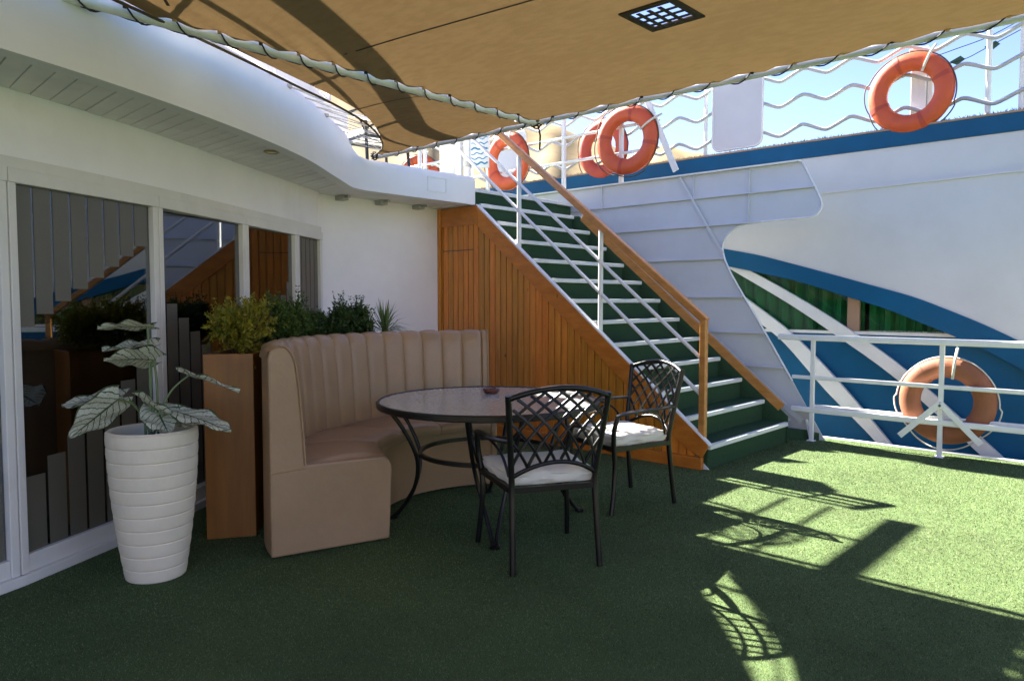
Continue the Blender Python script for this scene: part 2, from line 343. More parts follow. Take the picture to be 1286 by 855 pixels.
# ------------------------------------------------------------------ mesh helpers
V = Vector
class MB:
    def __init__(self): self.v = []; self.f = []; self.attr = None
    def add(self, vs, fs):
        k = len(self.v); self.v += [tuple(p) for p in vs]; self.f += [tuple(i + k for i in f) for f in fs]; return self
    def boxf(self, O, ex, ey, ez, a, b):
        O = V(O); ex = V(ex); ey = V(ey); ez = V(ez)
        vs = [O + ex * x + ey * y + ez * z for z in (a[2], b[2]) for y in (a[1], b[1]) for x in (a[0], b[0])]
        return self.add(vs, [(0, 2, 3, 1), (4, 5, 7, 6), (0, 1, 5, 4), (2, 6, 7, 3), (0, 4, 6, 2), (1, 3, 7, 5)])
    def box(self, a, b):
        a2 = [min(p, q) for p, q in zip(a, b)]; b2 = [max(p, q) for p, q in zip(a, b)]
        return self.boxf((0, 0, 0), (1, 0, 0), (0, 1, 0), (0, 0, 1), a2, b2)
    def bar(self, p, q, w, h, up=(0, 0, 1)):
        p = V(p); q = V(q); d = (q - p); L = d.length; d.normalize()
        s = d.cross(V(up)).normalized(); u = s.cross(d).normalized()
        return self.boxf(p, s, d, u, (-w / 2, 0, -h / 2), (w / 2, L, h / 2))
    def tube(self, pts, r, n=8, closed=False, cap=True):
        pts = [V(p) for p in pts]; N = len(pts); rr = r if hasattr(r, '__len__') else [r] * N
        k0 = len(self.v); prev = None
        for i, p in enumerate(pts):
            if closed: t = pts[(i + 1) % N] - pts[i - 1]
            else: t = pts[min(i + 1, N - 1)] - pts[max(i - 1, 0)]
            if t.length < 1e-9: t = V((0, 0, 1))
            t.normalize()
            if prev is None:
                a = V((0, 0, 1)) if abs(t.z) < 0.9 else V((1, 0, 0))
                s = t.cross(a).normalized()
            else:
                s = (prev - t * prev.dot(t))
                s = s.normalized() if s.length > 1e-6 else t.cross(V((1, 0, 0.3))).normalized()
            prev = s; u = t.cross(s)
            for j in range(n):
                a = 2 * math.pi * j / n
                self.v.append(tuple(p + (s * math.cos(a) + u * math.sin(a)) * rr[i]))
        M = N if closed else N - 1
        for i in range(M):
            for j in range(n):
                a = k0 + i * n + j; b = k0 + i * n + (j + 1) % n
                c = k0 + ((i + 1) % N) * n + (j + 1) % n; d = k0 + ((i + 1) % N) * n + j
                self.f.append((a, b, c, d))
        if cap and not closed:
            self.f.append(tuple(k0 + j for j in reversed(range(n)))); self.f.append(tuple(k0 + (N - 1) * n + j for j in range(n)))
        return self
    def grid(self, P, wrapu=False):
        """P[i][j] rows of points"""
        k = len(self.v); nr = len(P); nc = len(P[0])
        for row in P: self.v += [tuple(p) for p in row]
        for i in range(nr - 1 + (1 if wrapu else 0)):
            for j in range(nc - 1):
                a = k + i * nc + j; i2 = (i + 1) % nr
                self.f.append((a, k + i2 * nc + j, k + i2 * nc + j + 1, a + 1))
        return self
    def lathe(self, prof, n=32, c=(0, 0, 0), cap=True):
        c = V(c); k = len(self.v)
        for (r, z) in prof:
            for j in range(n):
                a = 2 * math.pi * j / n; self.v.append((c.x + r * math.cos(a), c.y + r * math.sin(a), c.z + z))
        for i in range(len(prof) - 1):
            for j in range(n):
                self.f.append((k + i * n + j, k + i * n + (j + 1) % n, k + (i + 1) * n + (j + 1) % n, k + (i + 1) * n + j))
        if cap:
            self.f.append(tuple(k + j for j in reversed(range(n)))); self.f.append(tuple(k + (len(prof) - 1) * n + j for j in range(n)))
        return self
    def prism(self, poly, ext):
        """poly: 3-D points, ext: extrusion vector"""
        n = len(poly); ext = V(ext); k = len(self.v)
        self.v += [tuple(V(p)) for p in poly] + [tuple(V(p) + ext) for p in poly]
        self.f.append(tuple(k + i for i in range(n))); self.f.append(tuple(k + n + i for i in reversed(range(n))))
        for i in range(n):
            j = (i + 1) % n
            self.f.append((k + i, k + n + i, k + n + j, k + j))
        return self
    def strip(self, up, lo, ext):
        """band between two point rows of the same length, given thickness"""
        n = len(up); ext = V(ext); k = len(self.v)
        A = [V(p) for p in up]; B = [V(p) for p in lo]
        self.v += [tuple(p) for p in A + B] + [tuple(p + ext) for p in A + B]
        for i in range(n - 1):
            self.f.append((k + i, k + i + 1, k + n + i + 1, k + n + i)); o = 2 * n
            self.f.append((k + o + i, k + o + n + i, k + o + n + i + 1, k + o + i + 1))
            self.f.append((k + i, k + o + i, k + o + i + 1, k + i + 1))
            self.f.append((k + n + i, k + n + i + 1, k + o + n + i + 1, k + o + n + i))
        for i in (0, n - 1): self.f.append((k + i, k + n + i, k + 2 * n + n + i, k + 2 * n + i))
        return self
    def build(self, name, material, parent=None, bevel=0.0, smooth=None, kind=None, fix=True):
        me = bpy.data.meshes.new(name)
        me.from_pydata(self.v, [], self.f)
        if fix:
            import bmesh
            bm = bmesh.new(); bm.from_mesh(me); bmesh.ops.recalc_face_normals(bm, faces=bm.faces); bm.to_mesh(me); bm.free()
        if smooth is not None:
            me.polygons.foreach_set('use_smooth', [True] * len(me.polygons))
            me.set_sharp_from_angle(angle=R(smooth))
        me.materials.append(MATS[material])
        o = bpy.data.objects.new(name, me); COL.objects.link(o)
        if parent: put(o, parent)
        if bevel:
            b = o.modifiers.new('bevel', 'BEVEL'); b.width = bevel; b.segments = 2; b.limit_method = 'ANGLE'; b.angle_limit = R(40); b.harden_normals = False
        if kind: o['kind'] = kind
        return o
WORLD_OF = {}
def put(o, parent):
    """parts are modelled in world space for unique things; keep them there under a parent"""
    o.parent = parent
    w = WORLD_OF.get(parent.name)
    if w is not None: o.location = -w
def thing(name, label, cat, loc=None, group=None, local=False):
    o = bpy.data.objects.new(name, None); COL.objects.link(o); o.empty_display_size = 0.1
    if loc is not None: o.location = loc
    if not local: WORLD_OF[o.name] = V(loc) if loc is not None else V((0, 0, 0))
    return tag(o, label, cat, group)
def tag(o, label, cat, group=None):
    o['label'] = label; o['category'] = cat
    if group: o['group'] = group
    return o
def struct(o): o['kind'] = 'structure'; return o
def copy_tree(o, parent=None):
    c = o.copy(); COL.objects.link(c)
    if parent: c.parent = parent
    for ch in list(o.children): copy_tree(ch, c)
    return c
def catmull(pts, n=8):
    P = [V((*p, 0)) if len(p) == 2 else V(p) for p in pts]; out = []
    for i in range(len(P) - 1):
        p0 = P[max(i - 1, 0)]; p1 = P[i]; p2 = P[i + 1]; p3 = P[min(i + 2, len(P) - 1)]
        for k in range(n):
            t = k / n
            out.append(0.5 * ((2 * p1) + (p2 - p0) * t + (2 * p0 - 5 * p1 + 4 * p2 - p3) * t * t + (3 * p1 - p0 - 3 * p2 + p3) * t ** 3))
    out.append(P[-1]); return out
def resample(pts, step):
    out = [pts[0].copy()]; acc = 0.0
    for a, b in zip(pts, pts[1:]):
        d = (b - a).length; s = step - acc
        while s <= d:
            out.append(a.lerp(b, s / d)); s += step
        acc = d - (s - step)
    return out
def path_at(pts, xs):
    """y of a path at x"""
    for a, b in zip(pts, pts[1:]):
        if a.x <= xs <= b.x: return a.y + (b.y - a.y) * (xs - a.x) / max(1e-9, b.x - a.x)
    return pts[-1].y

# ================================================================== SETTING
# ---- river and hills
m = MB(); n = 64
m.v = [(0, 0, -3.2)] + [(3000 * math.cos(2 * math.pi * i / n), 3000 * math.sin(2 * math.pi * i / n), -3.2) for i in range(n)]
m.f = [(0, 1 + i, 1 + (i + 1) % n) for i in range(n)]
struct(m.build('river_water', 'water', fix=False))

def hill_el(th):
    ks = [(-180, 5), (-70, 9), (-30, 15), (-8, 16), (0, 14.2), (4, 13.0), (6.5, 12.2), (9, 11.4), (12, 11.6), (14.5, 10.9), (17, 9.6), (25, 7), (45, 4.5), (90, 4), (180, 5)]
    for (a, ea), (b, eb) in zip(ks, ks[1:]):
        if a <= th <= b:
            t = (th - a) / (b - a); return ea + (eb - ea) * t
m = MB(); rows = []
NR = 26
for ir in range(NR):
    row = []
    for ia in range(481):
        th = -180 + 360 * ia / 480
        t = ir / (NR - 1)
        rr = 170 + 330 * t
        a = AZ + R(th)
        x, y = rr * math.sin(a), rr * math.cos(a)
        top = math.tan(R(hill_el(th))) * 420
        s = min(1, t / 0.76); prof = s ** 1.35 if t < 0.76 else 1 - 0.6 * ((t - 0.76) / 0.24) ** 2
        nz = noise.fractal(V((x * 0.012, y * 0.012, 3.3)), 0.9, 2.1, 6) * 9 * min(1, t * 2)
        gully = -abs(noise.noise(V((th * 0.22, t * 1.2, 1.7)))) * 12 * min(1, t * 2.2) * (1 - t * 0.45)
        z = -4 + (top + 5) * prof + nz * 0.45 + gully
        row.append((x, y, z))
    rows.append(row)
m.grid(rows)
struct(m.build('sand_hills', 'sand_hill', smooth=60, fix=False))

# ---- deck floor (carpet base)
DECK_X1 = 7.33
m = MB(); m.box((-6.5, -9, -0.25), (DECK_X1, 9.5, 0.0))
struct(m.build('deck_floor', 'turf_base'))

# turf blades over the part of the deck that shows
def turf_blades():
    N = 420000
    x = rng.uniform(0.5, DECK_X1 - 0.02, N * 3); y = rng.uniform(-0.9, 4.6, N * 3)
    d = np.hypot(x, y)
    keep = rng.uniform(0, 1, N * 3) < np.clip((3.2 / np.maximum(d, 1.2)) ** 1.1, 0, 1)
    # only what lies in front of the lens, with a margin to the sides
    az = np.arctan2(x, y) - AZ
    keep &= np.abs(az) < math.radians(52)
    keep &= ~((x > 5.3) & (y > 2.8) & (x < 7.2))
    keep &= np.abs(x - 5.02) > 0.010                     # carpet seams
    keep &= np.abs(x - 2.98) > 0.008
    x, y = x[keep][:N], y[keep][:N]; n = len(x)
    d = np.hypot(x, y)
    w = 0.0011 * np.clip(d / 2.6, 1, 2.2); h = rng.uniform(0.004, 0.009, n)
    a = rng.uniform(0, 2 * np.pi, n); lean = rng.uniform(0, 2 * np.pi, n); la = rng.uniform(0.3, 1.4, n) * h
    vx = np.empty((n, 3, 3))
    vx[:, 0] = np.stack([x + np.cos(a) * w, y + np.sin(a) * w, np.full(n, 0.0)], 1)
    vx[:, 1] = np.stack([x - np.cos(a) * w, y - np.sin(a) * w, np.full(n, 0.0)], 1)
    vx[:, 2] = np.stack([x + np.cos(lean) * la, y + np.sin(lean) * la, h], 1)
    me = bpy.data.meshes.new('turf')
    me.vertices.add(n * 3); me.loops.add(n * 3); me.polygons.add(n)
    me.vertices.foreach_set('co', vx.reshape(-1))
    me.loops.foreach_set('vertex_index', np.arange(n * 3, dtype=np.int32))
    me.polygons.foreach_set('loop_start', np.arange(0, n * 3, 3, dtype=np.int32))
    me.update(calc_edges=True)
    at = me.attributes.new('tint', 'FLOAT', 'POINT')
    at.data.foreach_set('value', np.repeat(rng.uniform(0, 1, n), 3).astype(np.float32))
    me.materials.append(MATS['turf_blade'])
    o = bpy.data.objects.new('turf', me); COL.objects.link(o)
    o['kind'] = 'stuff'; o['label'] = 'short green artificial turf covering the deck'; o['category'] = 'turf'
turf_blades()

# white curb along the open side of the deck
m = MB(); m.box((DECK_X1 + 0.002, -9, -0.25), (DECK_X1 + 0.06, 9.5, 0.012))
struct(m.build('deck_edge', 'rail_white', bevel=0.006))

# ================================================================== DECKHOUSE
WALL = [(-4.6, 3.2), (-3.2, 3.25), (-1.9, 3.35), (-0.8, 3.5), (0.1, 3.72), (0.92, 4.055), (1.78, 4.53), (2.62, 5.10), (3.33, 5.585), (3.76, 5.88)]
ZH = 1.93   # window head
ZS = 2.33   # soffit
house = thing('deckhouse', 'white curved deckhouse with stripe-frosted glass doors behind the tan sofa', 'deckhouse', (0.92, 4.06, 0))
wc = catmull(WALL, 8)
def wall_frame(i):
    A = V((*WALL[i], 0)); B = V((*WALL[i + 1], 0)); t = (B - A); L = t.length; t.normalize()
    return A, t, V((t.y, -t.x, 0)), L
# upper wall band, smooth
def sheet_along(path, z0, z1, thick, name, material, parent, smooth=40):
    out = []; inn = []
    for i, p in enumerate(path):
        t = (path[min(i + 1, len(path) - 1)] - path[max(i - 1, 0)]).normalized(); nrm = V((t.y, -t.x, 0))
        out.append(p); inn.append(p - nrm * thick)
    mm = MB(); prof = []
    for i in range(len(path)):
        o, q = out[i], inn[i]
        prof.append([(o.x, o.y, z0), (o.x, o.y, z1), (q.x, q.y, z1), (q.x, q.y, z0), (o.x, o.y, z0)])
    mm.grid(prof)
    mm.f.append(tuple(range(4))); k = (len(path) - 1) * 5; mm.f.append(tuple(k + j for j in range(4)))
    return mm.build(name, material, parent, smooth=smooth)
upper = sheet_along([p for p in wc], ZH + 0.075, ZS + 0.03, 0.09, 'upper_wall', 'deckhouse_white', house)
# transverse wall
m = MB(); m.box((3.79, 5.97, 0.0), (5.27, 6.07, ZS + 0.03))
m.build('back_wall', 'deckhouse_white', house)
m = MB(); m.prism([(3.74, 5.855, 0), (3.79, 5.965, 0), (3.79, 6.06, 0), (3.68, 5.95, 0)], (0, 0, ZS + 0.03))
m.build('corner_post', 'deckhouse_white', house, bevel=0.01)
# head moulding in two steps
head = sheet_along([p + V((0, -0.0, 0)) for p in catmull([(WALL[i][0] + wall_frame(min(i, len(WALL) - 2))[2].x * 0.02, WALL[i][1] + wall_frame(min(i, len(WALL) - 2))[2].y * 0.02) for i in range(len(WALL))], 8)],
                   ZH + 0.03, ZH + 0.085, 0.09, 'window_head', 'frame_white', house)

# frosted stripes: per bay, (from top, length) in metres hanging, or standing height
def bay(i, cant, stripes):
    A, t, nrm, L = wall_frame(i)
    Z = V((0, 0, 1))
    Bq = A + t * L; t2 = V((t.x * math.cos(R(cant)) + t.y * math.sin(R(cant)), t.y * math.cos(R(cant)) - t.x * math.sin(R(cant)), 0)); n2 = V((t2.y, -t2.x, 0)); A2 = Bq - t2 * L
    w = bpy.data.objects.new('window', None); COL.objects.link(w); put(w, house); WORLD_OF[w.name] = None
    w.location = -WORLD_OF[house.name]
    fw = 0.045; z0 = 0.05
    for (s0, s1, za, zb) in ((0, fw, z0, ZH), (L - fw, L, z0, ZH)):
        MB().boxf(A, t, nrm, Z, (s0 + 0.002, -0.05, za), (s1 - 0.002, 0.028, zb)).build('stile', 'frame_white', w, bevel=0.004)
    MB().boxf(A, t, nrm, Z, (0.0, -0.052, ZH - 0.035), (L, 0.034, ZH + 0.034)).build('top_rail', 'frame_white', w, bevel=0.004)
    MB().boxf(A, t, nrm, Z, (fw, -0.045, z0), (L - fw, 0.022, z0 + 0.085)).build('bottom_rail', 'frame_white', w, bevel=0.004)
    MB().boxf(A, t, nrm, Z, (-0.01, -0.07, 0.0), (L + 0.01, 0.05, z0)).build('sill', 'frame_white', w, bevel=0.005)
    p = MB().boxf(A2, t2, n2, Z, (fw + 0.001, -0.012, z0 + 0.086), (L - fw - 0.001, -0.004, ZH - 0.036)).build('pane', 'window_glass', w)
    for (s0, s1, za, zb) in stripes:
        MB().boxf(A2, t2, n2, Z, (s0 * L, -0.0035, za), (s1 * L, -0.0015, zb)).build('frosted_stripe', 'frosted', w)
def hang(n, z_first, z_last, a=0.06, b=0.95, gap=0.14, top=ZH - 0.037):
    out = []
    for k in range(n):
        u0 = a + (b - a) * k / n; u1 = a + (b - a) * (k + 1 - gap) / n
        out.append((u0, u1, z_first + (z_last - z_first) * k / (n - 1), top))
    return out
def stand(n, h_first, h_last, a=0.06, b=0.95, gap=0.14, bot=0.138):
    return [(a + (b - a) * k / n, a + (b - a) * (k + 1 - gap) / n, bot, h_first + (h_last - h_first) * k / (n - 1)) for k in range(n)]
bay(3, 0, hang(8, 0.6, 1.2) )
bay(4, 0, stand(8, 1.5, 0.5))
bay(5, 0, hang(8, 1.22, 1.66, a=0.05) + stand(7, 0.5, 0.98, a=0.07))
bay(6, 3.0, stand(8, 1.42, 0.78, a=0.05))
bay(7, 1.5, stand(7, 0.85, 1.5, a=0.1))
bay(8, 0, stand(5, 1.36, 1.0, a=0.1, gap=0.1) + hang(5, 1.46, 1.1, a=0.1, gap=0.1))
for i in (0, 1, 2):
    A, t, nrm, L = wall_frame(i)
    MB().boxf(A, t, nrm, (0, 0, 1), (0, -0.08, 0), (L, 0, ZH + 0.03)).build('wall_panel', 'deckhouse_white', house)
# interior: floor, back wall, side wall and brown curtains
m = MB(); m.box((-4.6, 8.3, 0), (5.2, 8.4, 2.33)); m.box((5.1, 6.08, 0), (5.2, 8.3, 2.33)); m.box((-4.6, 3.3, 0), (-4.5, 8.3, 2.33))
m.build('interior_wall', 'interior_dark', house)
for (i, s0, s1) in ((5, 0.05, 0.30), (5, 0.75, 1.0), (6, 0.0, 0.22), (7, 0.3, 1.0), (4, 0.1, 0.6)):
    A, t, nrm, L = wall_frame(i); mm = MB(); rows = []
    for k in range(41):
        s = (s0 + (s1 - s0) * k / 40) * L; off = -0.28 + 0.03 * math.sin(k * 1.35)
        p = A + t * s + nrm * off
        rows.append([(p.x, p.y, 0.02), (p.x, p.y, ZH + 0.1)])
    mm.grid(rows); mm.build('curtain', 'curtain_brown', house, smooth=60, fix=False)

# ---- upper deck: slab, fascia, soffit planks
FASC = [(-4.6, 2.55), (-3.0, 2.66), (-1.4, 2.86), (-0.2, 3.10), (0.60, 3.345), (1.28, 3.61), (2.06, 4.02), (2.74, 4.47), (3.30, 4.95), (3.66, 5.27)]
fc = catmull(FASC, 8)
arc = [V((3.66, 5.27, 0)), V((3.72, 5.322, 0)), V((3.79, 5.37, 0)), V((3.87, 5.40, 0)), V((3.96, 5.416, 0)), V((4.06, 5.42, 0))]
fpath = fc[:-1] + arc + [V((x, 5.42, 0)) for x in (4.4, 4.8, 5.295)]
deck2 = thing('upper_deck', 'white upper deck overhang with planked soffit above the glass doors', 'deck', (3.0, 4.7, 2.33))
def fascia_top(p):
    if p.x < 3.60: return 2.76
    if p.x > 3.95: return 2.60
    s = (p.x - 3.60) / 0.35; s = s * s * (3 - 2 * s); return 2.76 - 0.16 * s
mm = MB(); rows = []
for i, p in enumerate(fpath):
    t = (fpath[min(i + 1, len(fpath) - 1)] - fpath[max(i - 1, 0)]).normalized(); nr = V((t.y, -t.x, 0)); zt = fascia_top(p)
    prof = [(0, ZS - 0.012), (0, ZS + 0.0), (0, zt - 0.062), (0, zt - 0.05), (-0.008, zt - 0.02), (-0.03, zt), (-0.09, zt), (-0.09, ZS - 0.012), (0, ZS - 0.012)]
    rows.append([(p.x + nr.x * d, p.y + nr.y * d, z) for d, z in prof])
mm.grid(rows); k = (len(rows) - 1) * 9; mm.f.append(tuple(range(8))); mm.f.append(tuple(k + j for j in range(8)))
mm.build('fascia', 'white_paint', deck2, smooth=35)
mm = MB(); mm.prism([(5.18, 5.51, 0), (5.295, 5.51, 0), (5.295, 6.5, 0), (5.18, 6.5, 0)], (0, 0, 0.28)); mm.v = [(x, y, z + ZS - 0.012) for x, y, z in mm.v]
mm.build('fascia_return', 'white_paint', deck2)
# slab
poly = [(p.x, p.y + 0.085, ZS + 0.035) for p in fpath] + [(5.2, 9.5, ZS + 0.035), (-4.6, 9.5, ZS + 0.035)]
MB().prism(poly, (0, 0, 0.15)).build('slab', 'white_paint', deck2)
# soffit planks
sof = MB()
fr = resample(fc, 0.02); 
def nearest_wall(p):
    best = min(wc, key=lambda q: (q - p).length); return best
stations = [i for i in range(0, len(fr), 8)]
sofp = bpy.data.objects.new('soffit', None); COL.objects.link(sofp); put(sofp, deck2); WORLD_OF[sofp.name] = None
wr = resample(wc, 0.02)
def wall_pt(u):
    k = u * (len(wr) - 1); i = min(int(k), len(wr) - 2); return wr[i].lerp(wr[i + 1], k - i)
def fasc_pt(u):
    k = u * (len(fr) - 1); i = min(int(k), len(fr) - 2); return fr[i].lerp(fr[i + 1], k - i)
NP = 84
for k in range(NP):
    u0 = k / NP; u1 = (k + 1) / NP - 0.0007
    if u1 < 0.35: continue
    a, b, c, d = fasc_pt(u0), fasc_pt(u1), wall_pt(u1), wall_pt(u0)
    a = a + (d - a).normalized() * 0.092; b = b + (c - b).normalized() * 0.092
    dz = random.uniform(-0.0015, 0.0015)
    MB().prism([(q.x, q.y, ZS + dz) for q in (a, b, c, d)], (0, 0, 0.014)).build('soffit_plank', 'soffit_white', sofp, bevel=0.002)
xs = [3.83 + 0.128 * k for k in range(12)]
for x0 in xs:
    x1 = min(x0 + 0.1255, 5.27)
    MB().prism([(x0, 5.512, ZS), (x1, 5.512, ZS), (x1, 5.966, ZS), (x0, 5.966, ZS)], (0, 0, 0.014)).build('soffit_plank', 'soffit_white', sofp, bevel=0.002)
MB().prism([(3.60, 5.33, ZS + 0.001), (3.70, 5.40, ZS + 0.001), (3.83, 5.512, ZS + 0.001), (3.83, 5.966, ZS + 0.001), (3.765, 5.88, ZS + 0.001)], (0, 0, 0.012)).build('soffit_plank', 'soffit_white', sofp)
poly = [(p.x, p.y + 0.09, ZS + 0.016) for p in fpath] + [(5.2, 5.99, ZS + 0.016)] + [(p.x, p.y, ZS + 0.016) for p in reversed(wc)]
MB().prism(poly, (0, 0, 0.012)).build('soffit_backing', 'bracket_grey', sofp)
# downlights and brackets under the soffit
for (px, py) in ((341, 190), (-90, 60)):
    c = onz(px, py, ZS)
    dl = MB().lathe([(0.05, 0.0), (0.052, -0.008), (0.04, -0.012), (0.036, -0.004)], 20, (c.x, c.y, ZS - 0.001)).build('downlight', 'brass', deck2, smooth=40)
    MB().lathe([(0.034, 0.0), (0.03, -0.004)], 16, (c.x, c.y, ZS - 0.0045)).build('lens', 'lens_glass', dl)
for x in (4.02, 4.48, 4.95):
    mm = MB(); mm.box((x - 0.03, 5.86, ZS - 0.045), (x + 0.05, 5.966, ZS - 0.003)); mm.box((x + 0.0, 5.80, ZS - 0.03), (x + 0.03, 5.862, ZS - 0.006))
    mm.build('cable_bracket', 'bracket_grey', deck2, bevel=0.004)
# small hatch on the fascia
mm = MB()
for (a, b) in (((4.66, 2.395), (4.90, 2.402)), ((4.66, 2.525), (4.90, 2.532)), ((4.66, 2.40), (4.667, 2.53)), ((4.893, 2.40), (4.90, 2.53))):
    mm.box((a[0], 5.412, a[1]), (b[0], 5.421, b[1]))
mm.build('hatch_rim', 'white_paint', deck2)

# ---- railing on the upper deck edge
urail = thing('upper_railing', 'white railing with broad handrail following the upper deck edge', 'railing', (3.0, 4.9, 2.5))
up_path = []
for i, p in enumerate(fpath):
    if p.x > 5.26: continue
    t = (fpath[min(i + 1, len(fpath) - 1)] - fpath[max(i - 1, 0)]).normalized(); nr = V((t.y, -t.x, 0)); up_path.append(p - nr * 0.14)
up_path.append(V((5.25, 5.56, 0)))
mm = MB(); rows = []
for i, p in enumerate(up_path):
    if p.x > 3.9: break
    rows.append([(p.x, p.y - 0.012, 2.83), (p.x, p.y - 0.012, 2.98), (p.x, p.y + 0.012, 2.98), (p.x, p.y + 0.012, 2.83), (p.x, p.y - 0.012, 2.83)])
mm.grid(rows).build('shadow_bar', 'rail_white', urail, smooth=40)  # added flat bar, shaped to narrow the sunlit crescent on the deck below
for z, r in ((2.99, 0.016), (3.24, 0.016)):
    MB().tube([V((p.x, p.y, z)) for p in up_path], r, 8).build('rail', 'rail_white', urail, smooth=50)
mm = MB(); rows = []
for i, p in enumerate(up_path):
    t = (up_path[min(i + 1, len(up_path) - 1)] - up_path[max(i - 1, 0)]).normalized(); nr = V((t.y, -t.x, 0))
    rows.append([(p.x + nr.x * d, p.y + nr.y * d, z) for d, z in ((0.085, 3.60), (0.085, 3.64), (-0.085, 3.64), (-0.085, 3.60), (0.085, 3.60))])
mm.grid(rows); mm.build('handrail', 'handrail_wood', urail, smooth=40)
for p in resample(up_path, 1.25):
    MB().tube([(p.x, p.y, 2.5), (p.x, p.y, 3.62)], 0.02, 8).build('post', 'rail_white', urail, smooth=50)

# ================================================================== STAIRS
SX0, SX1 = 5.285, 6.86
NST, RZ, TY, SY0 = 12, 0.194, 0.2345, 2.79
stair = thing('staircase', 'steep green carpeted staircase with white nosings and orange wood side', 'staircase', (SX0, SY0, 0))
for k in range(1, NST + 1):
    y0 = SY0 + (k - 1) * TY; z1 = k * RZ
    st = MB(); st.box((SX0 + 0.045, y0 + 0.022, z1 - RZ - (0.0 if k == 1 else 0.03)), (SX1, y0 + 0.05, z1 - 0.016)); st.box((SX0 + 0.045, y0 + 0.012, z1 - 0.016), (SX1, y0 + TY + 0.04, z1))
    s = st.build('step', 'stair_carpet', stair)
    MB().box((SX0 + 0.047, y0 - 0.004, z1 - 0.034), (SX1 - 0.002, y0 + 0.038, z1 + 0.004)).build('nosing', 'nosing', s, bevel=0.005)
yl = SY0 + NST * TY
st = MB(); st.box((SX0 + 0.045, yl + 0.02, NST * RZ - 0.03), (SX1, yl + 0.05, NST * RZ + RZ - 0.016))
s = st.build('top_riser', 'stair_carpet', stair)
MB().box((SX0 + 0.02, yl - 0.006, NST * RZ + RZ - 0.036), (SX1 + 0.3, yl + 0.045, NST * RZ + RZ + 0.004)).build('nosing', 'nosing', s, bevel=0.005)
MB().box((5.30, yl + 0.046, 2.36), (7.15, 9.5, 2.52)).build('landing', 'stair_carpet', stair)
# left side: wooden panelling
def sl(y): return 0.201 + (y - 2.777) * (2.292 - 0.201) / (5.366 - 2.777)    # top line of the side
pan = bpy.data.objects.new('side_panel', None); COL.objects.link(pan); put(pan, stair); WORLD_OF[pan.name] = None
PWD = 0.077; y = 2.90
while y < 5.955:
    y1 = min(y + PWD, 5.958)
    if y1 - y < 0.02: break
    def topz(v): return min(sl(v) - 0.19, 2.20)
    g = 0.006
    if topz(y1) > 0.11:
        za = max(topz(y), 0.105); zb = topz(y1)
        poly = [(5.304, y + 0.0005, 0.10), (5.304, y1 - 0.0005, 0.10), (5.304, y1 - 0.0005, zb), (5.304, y + 0.0005, za)]
        mmb = MB(); mmb.prism(poly, (0.013, 0, 0))
        mmb.prism([(5.289, y + g, 0.10), (5.289, y1 - g, 0.10), (5.289, y1 - g, max(zb, 0.101)), (5.289, y + g, max(za, 0.101))], (0.016, 0, 0))
        mmb.build('plank', 'varnished_wood', pan, bevel=0.002)
    y = y1
# trim: sloping board, skirting, corner post, top board
p0, p1 = 2.80, 5.37
MB().prism([(5.276, p0 - 0.02, sl(p0) - 0.012), (5.276, p1, sl(p1) - 0.012), (5.276, p1, sl(p1) - 0.198), (5.276, p0 + 0.205, sl(p0 + 0.2) - 0.24 + 0.035), (5.276, p0 + 0.04, 0.098)], (0.034, 0, 0)).build('sloping_board', 'board_wood', stair, bevel=0.003)
MB().box((5.277, p1 + 0.001, 2.12), (5.311, 5.958, 2.31)).build('top_board', 'board_wood', stair, bevel=0.003)
MB().box((5.266, 2.835, 0.0), (5.312, 5.958, 0.097)).build('skirting', 'board_wood', stair, bevel=0.004)
MB().box((5.262, 5.925, 0.0), (5.283, 5.966, 2.315)).build('corner_strip', 'varnished_wood', stair, bevel=0.003)
mm = MB(); mm.box((5.2865, 5.44, 1.862), (5.2885, 5.90, 1.872)); mm.build('hatch_gap', 'leather_seam', stair)
# white stringer edge
MB().bar((5.303, p0 - 0.03, sl(p0 - 0.03) + 0.004), (5.303, p1 + 0.02, sl(p1 + 0.02) + 0.004), 0.05, 0.014).build('stringer_edge', 'rail_white', stair)
mm = MB(); mm.prism([(5.319, 2.79, 0), (5.319, 5.37, 2.28), (5.319, 5.60, 2.28), (5.319, 5.60, 1.9), (5.319, 3.1, 0)], (0.010, 0, 0)); mm.build('stringer_plate', 'white_paint', stair)
# right side: wooden skirting on the slope
q0, q1 = onx(975, 523, 6.87), onx(722, 268, 6.87)
MB().bar((6.88, 2.86, 0.325), (6.88, 5.26, 0.325 + 2.40 * RZ / TY), 0.035, 0.085).build('wall_skirting', 'handrail_wood', stair, bevel=0.004)
mm = MB(); mm.prism([(6.863, 2.795, 0.0), (6.863, 2.795, 0.25), (6.863, 5.30, 0.25 + 2.505 * RZ / TY), (6.863, 5.55, 2.34), (6.863, 5.55, 1.8), (6.863, 3.3, 0)], (0.012, 0, 0)); mm.build('stringer_plate', 'stair_carpet', stair)
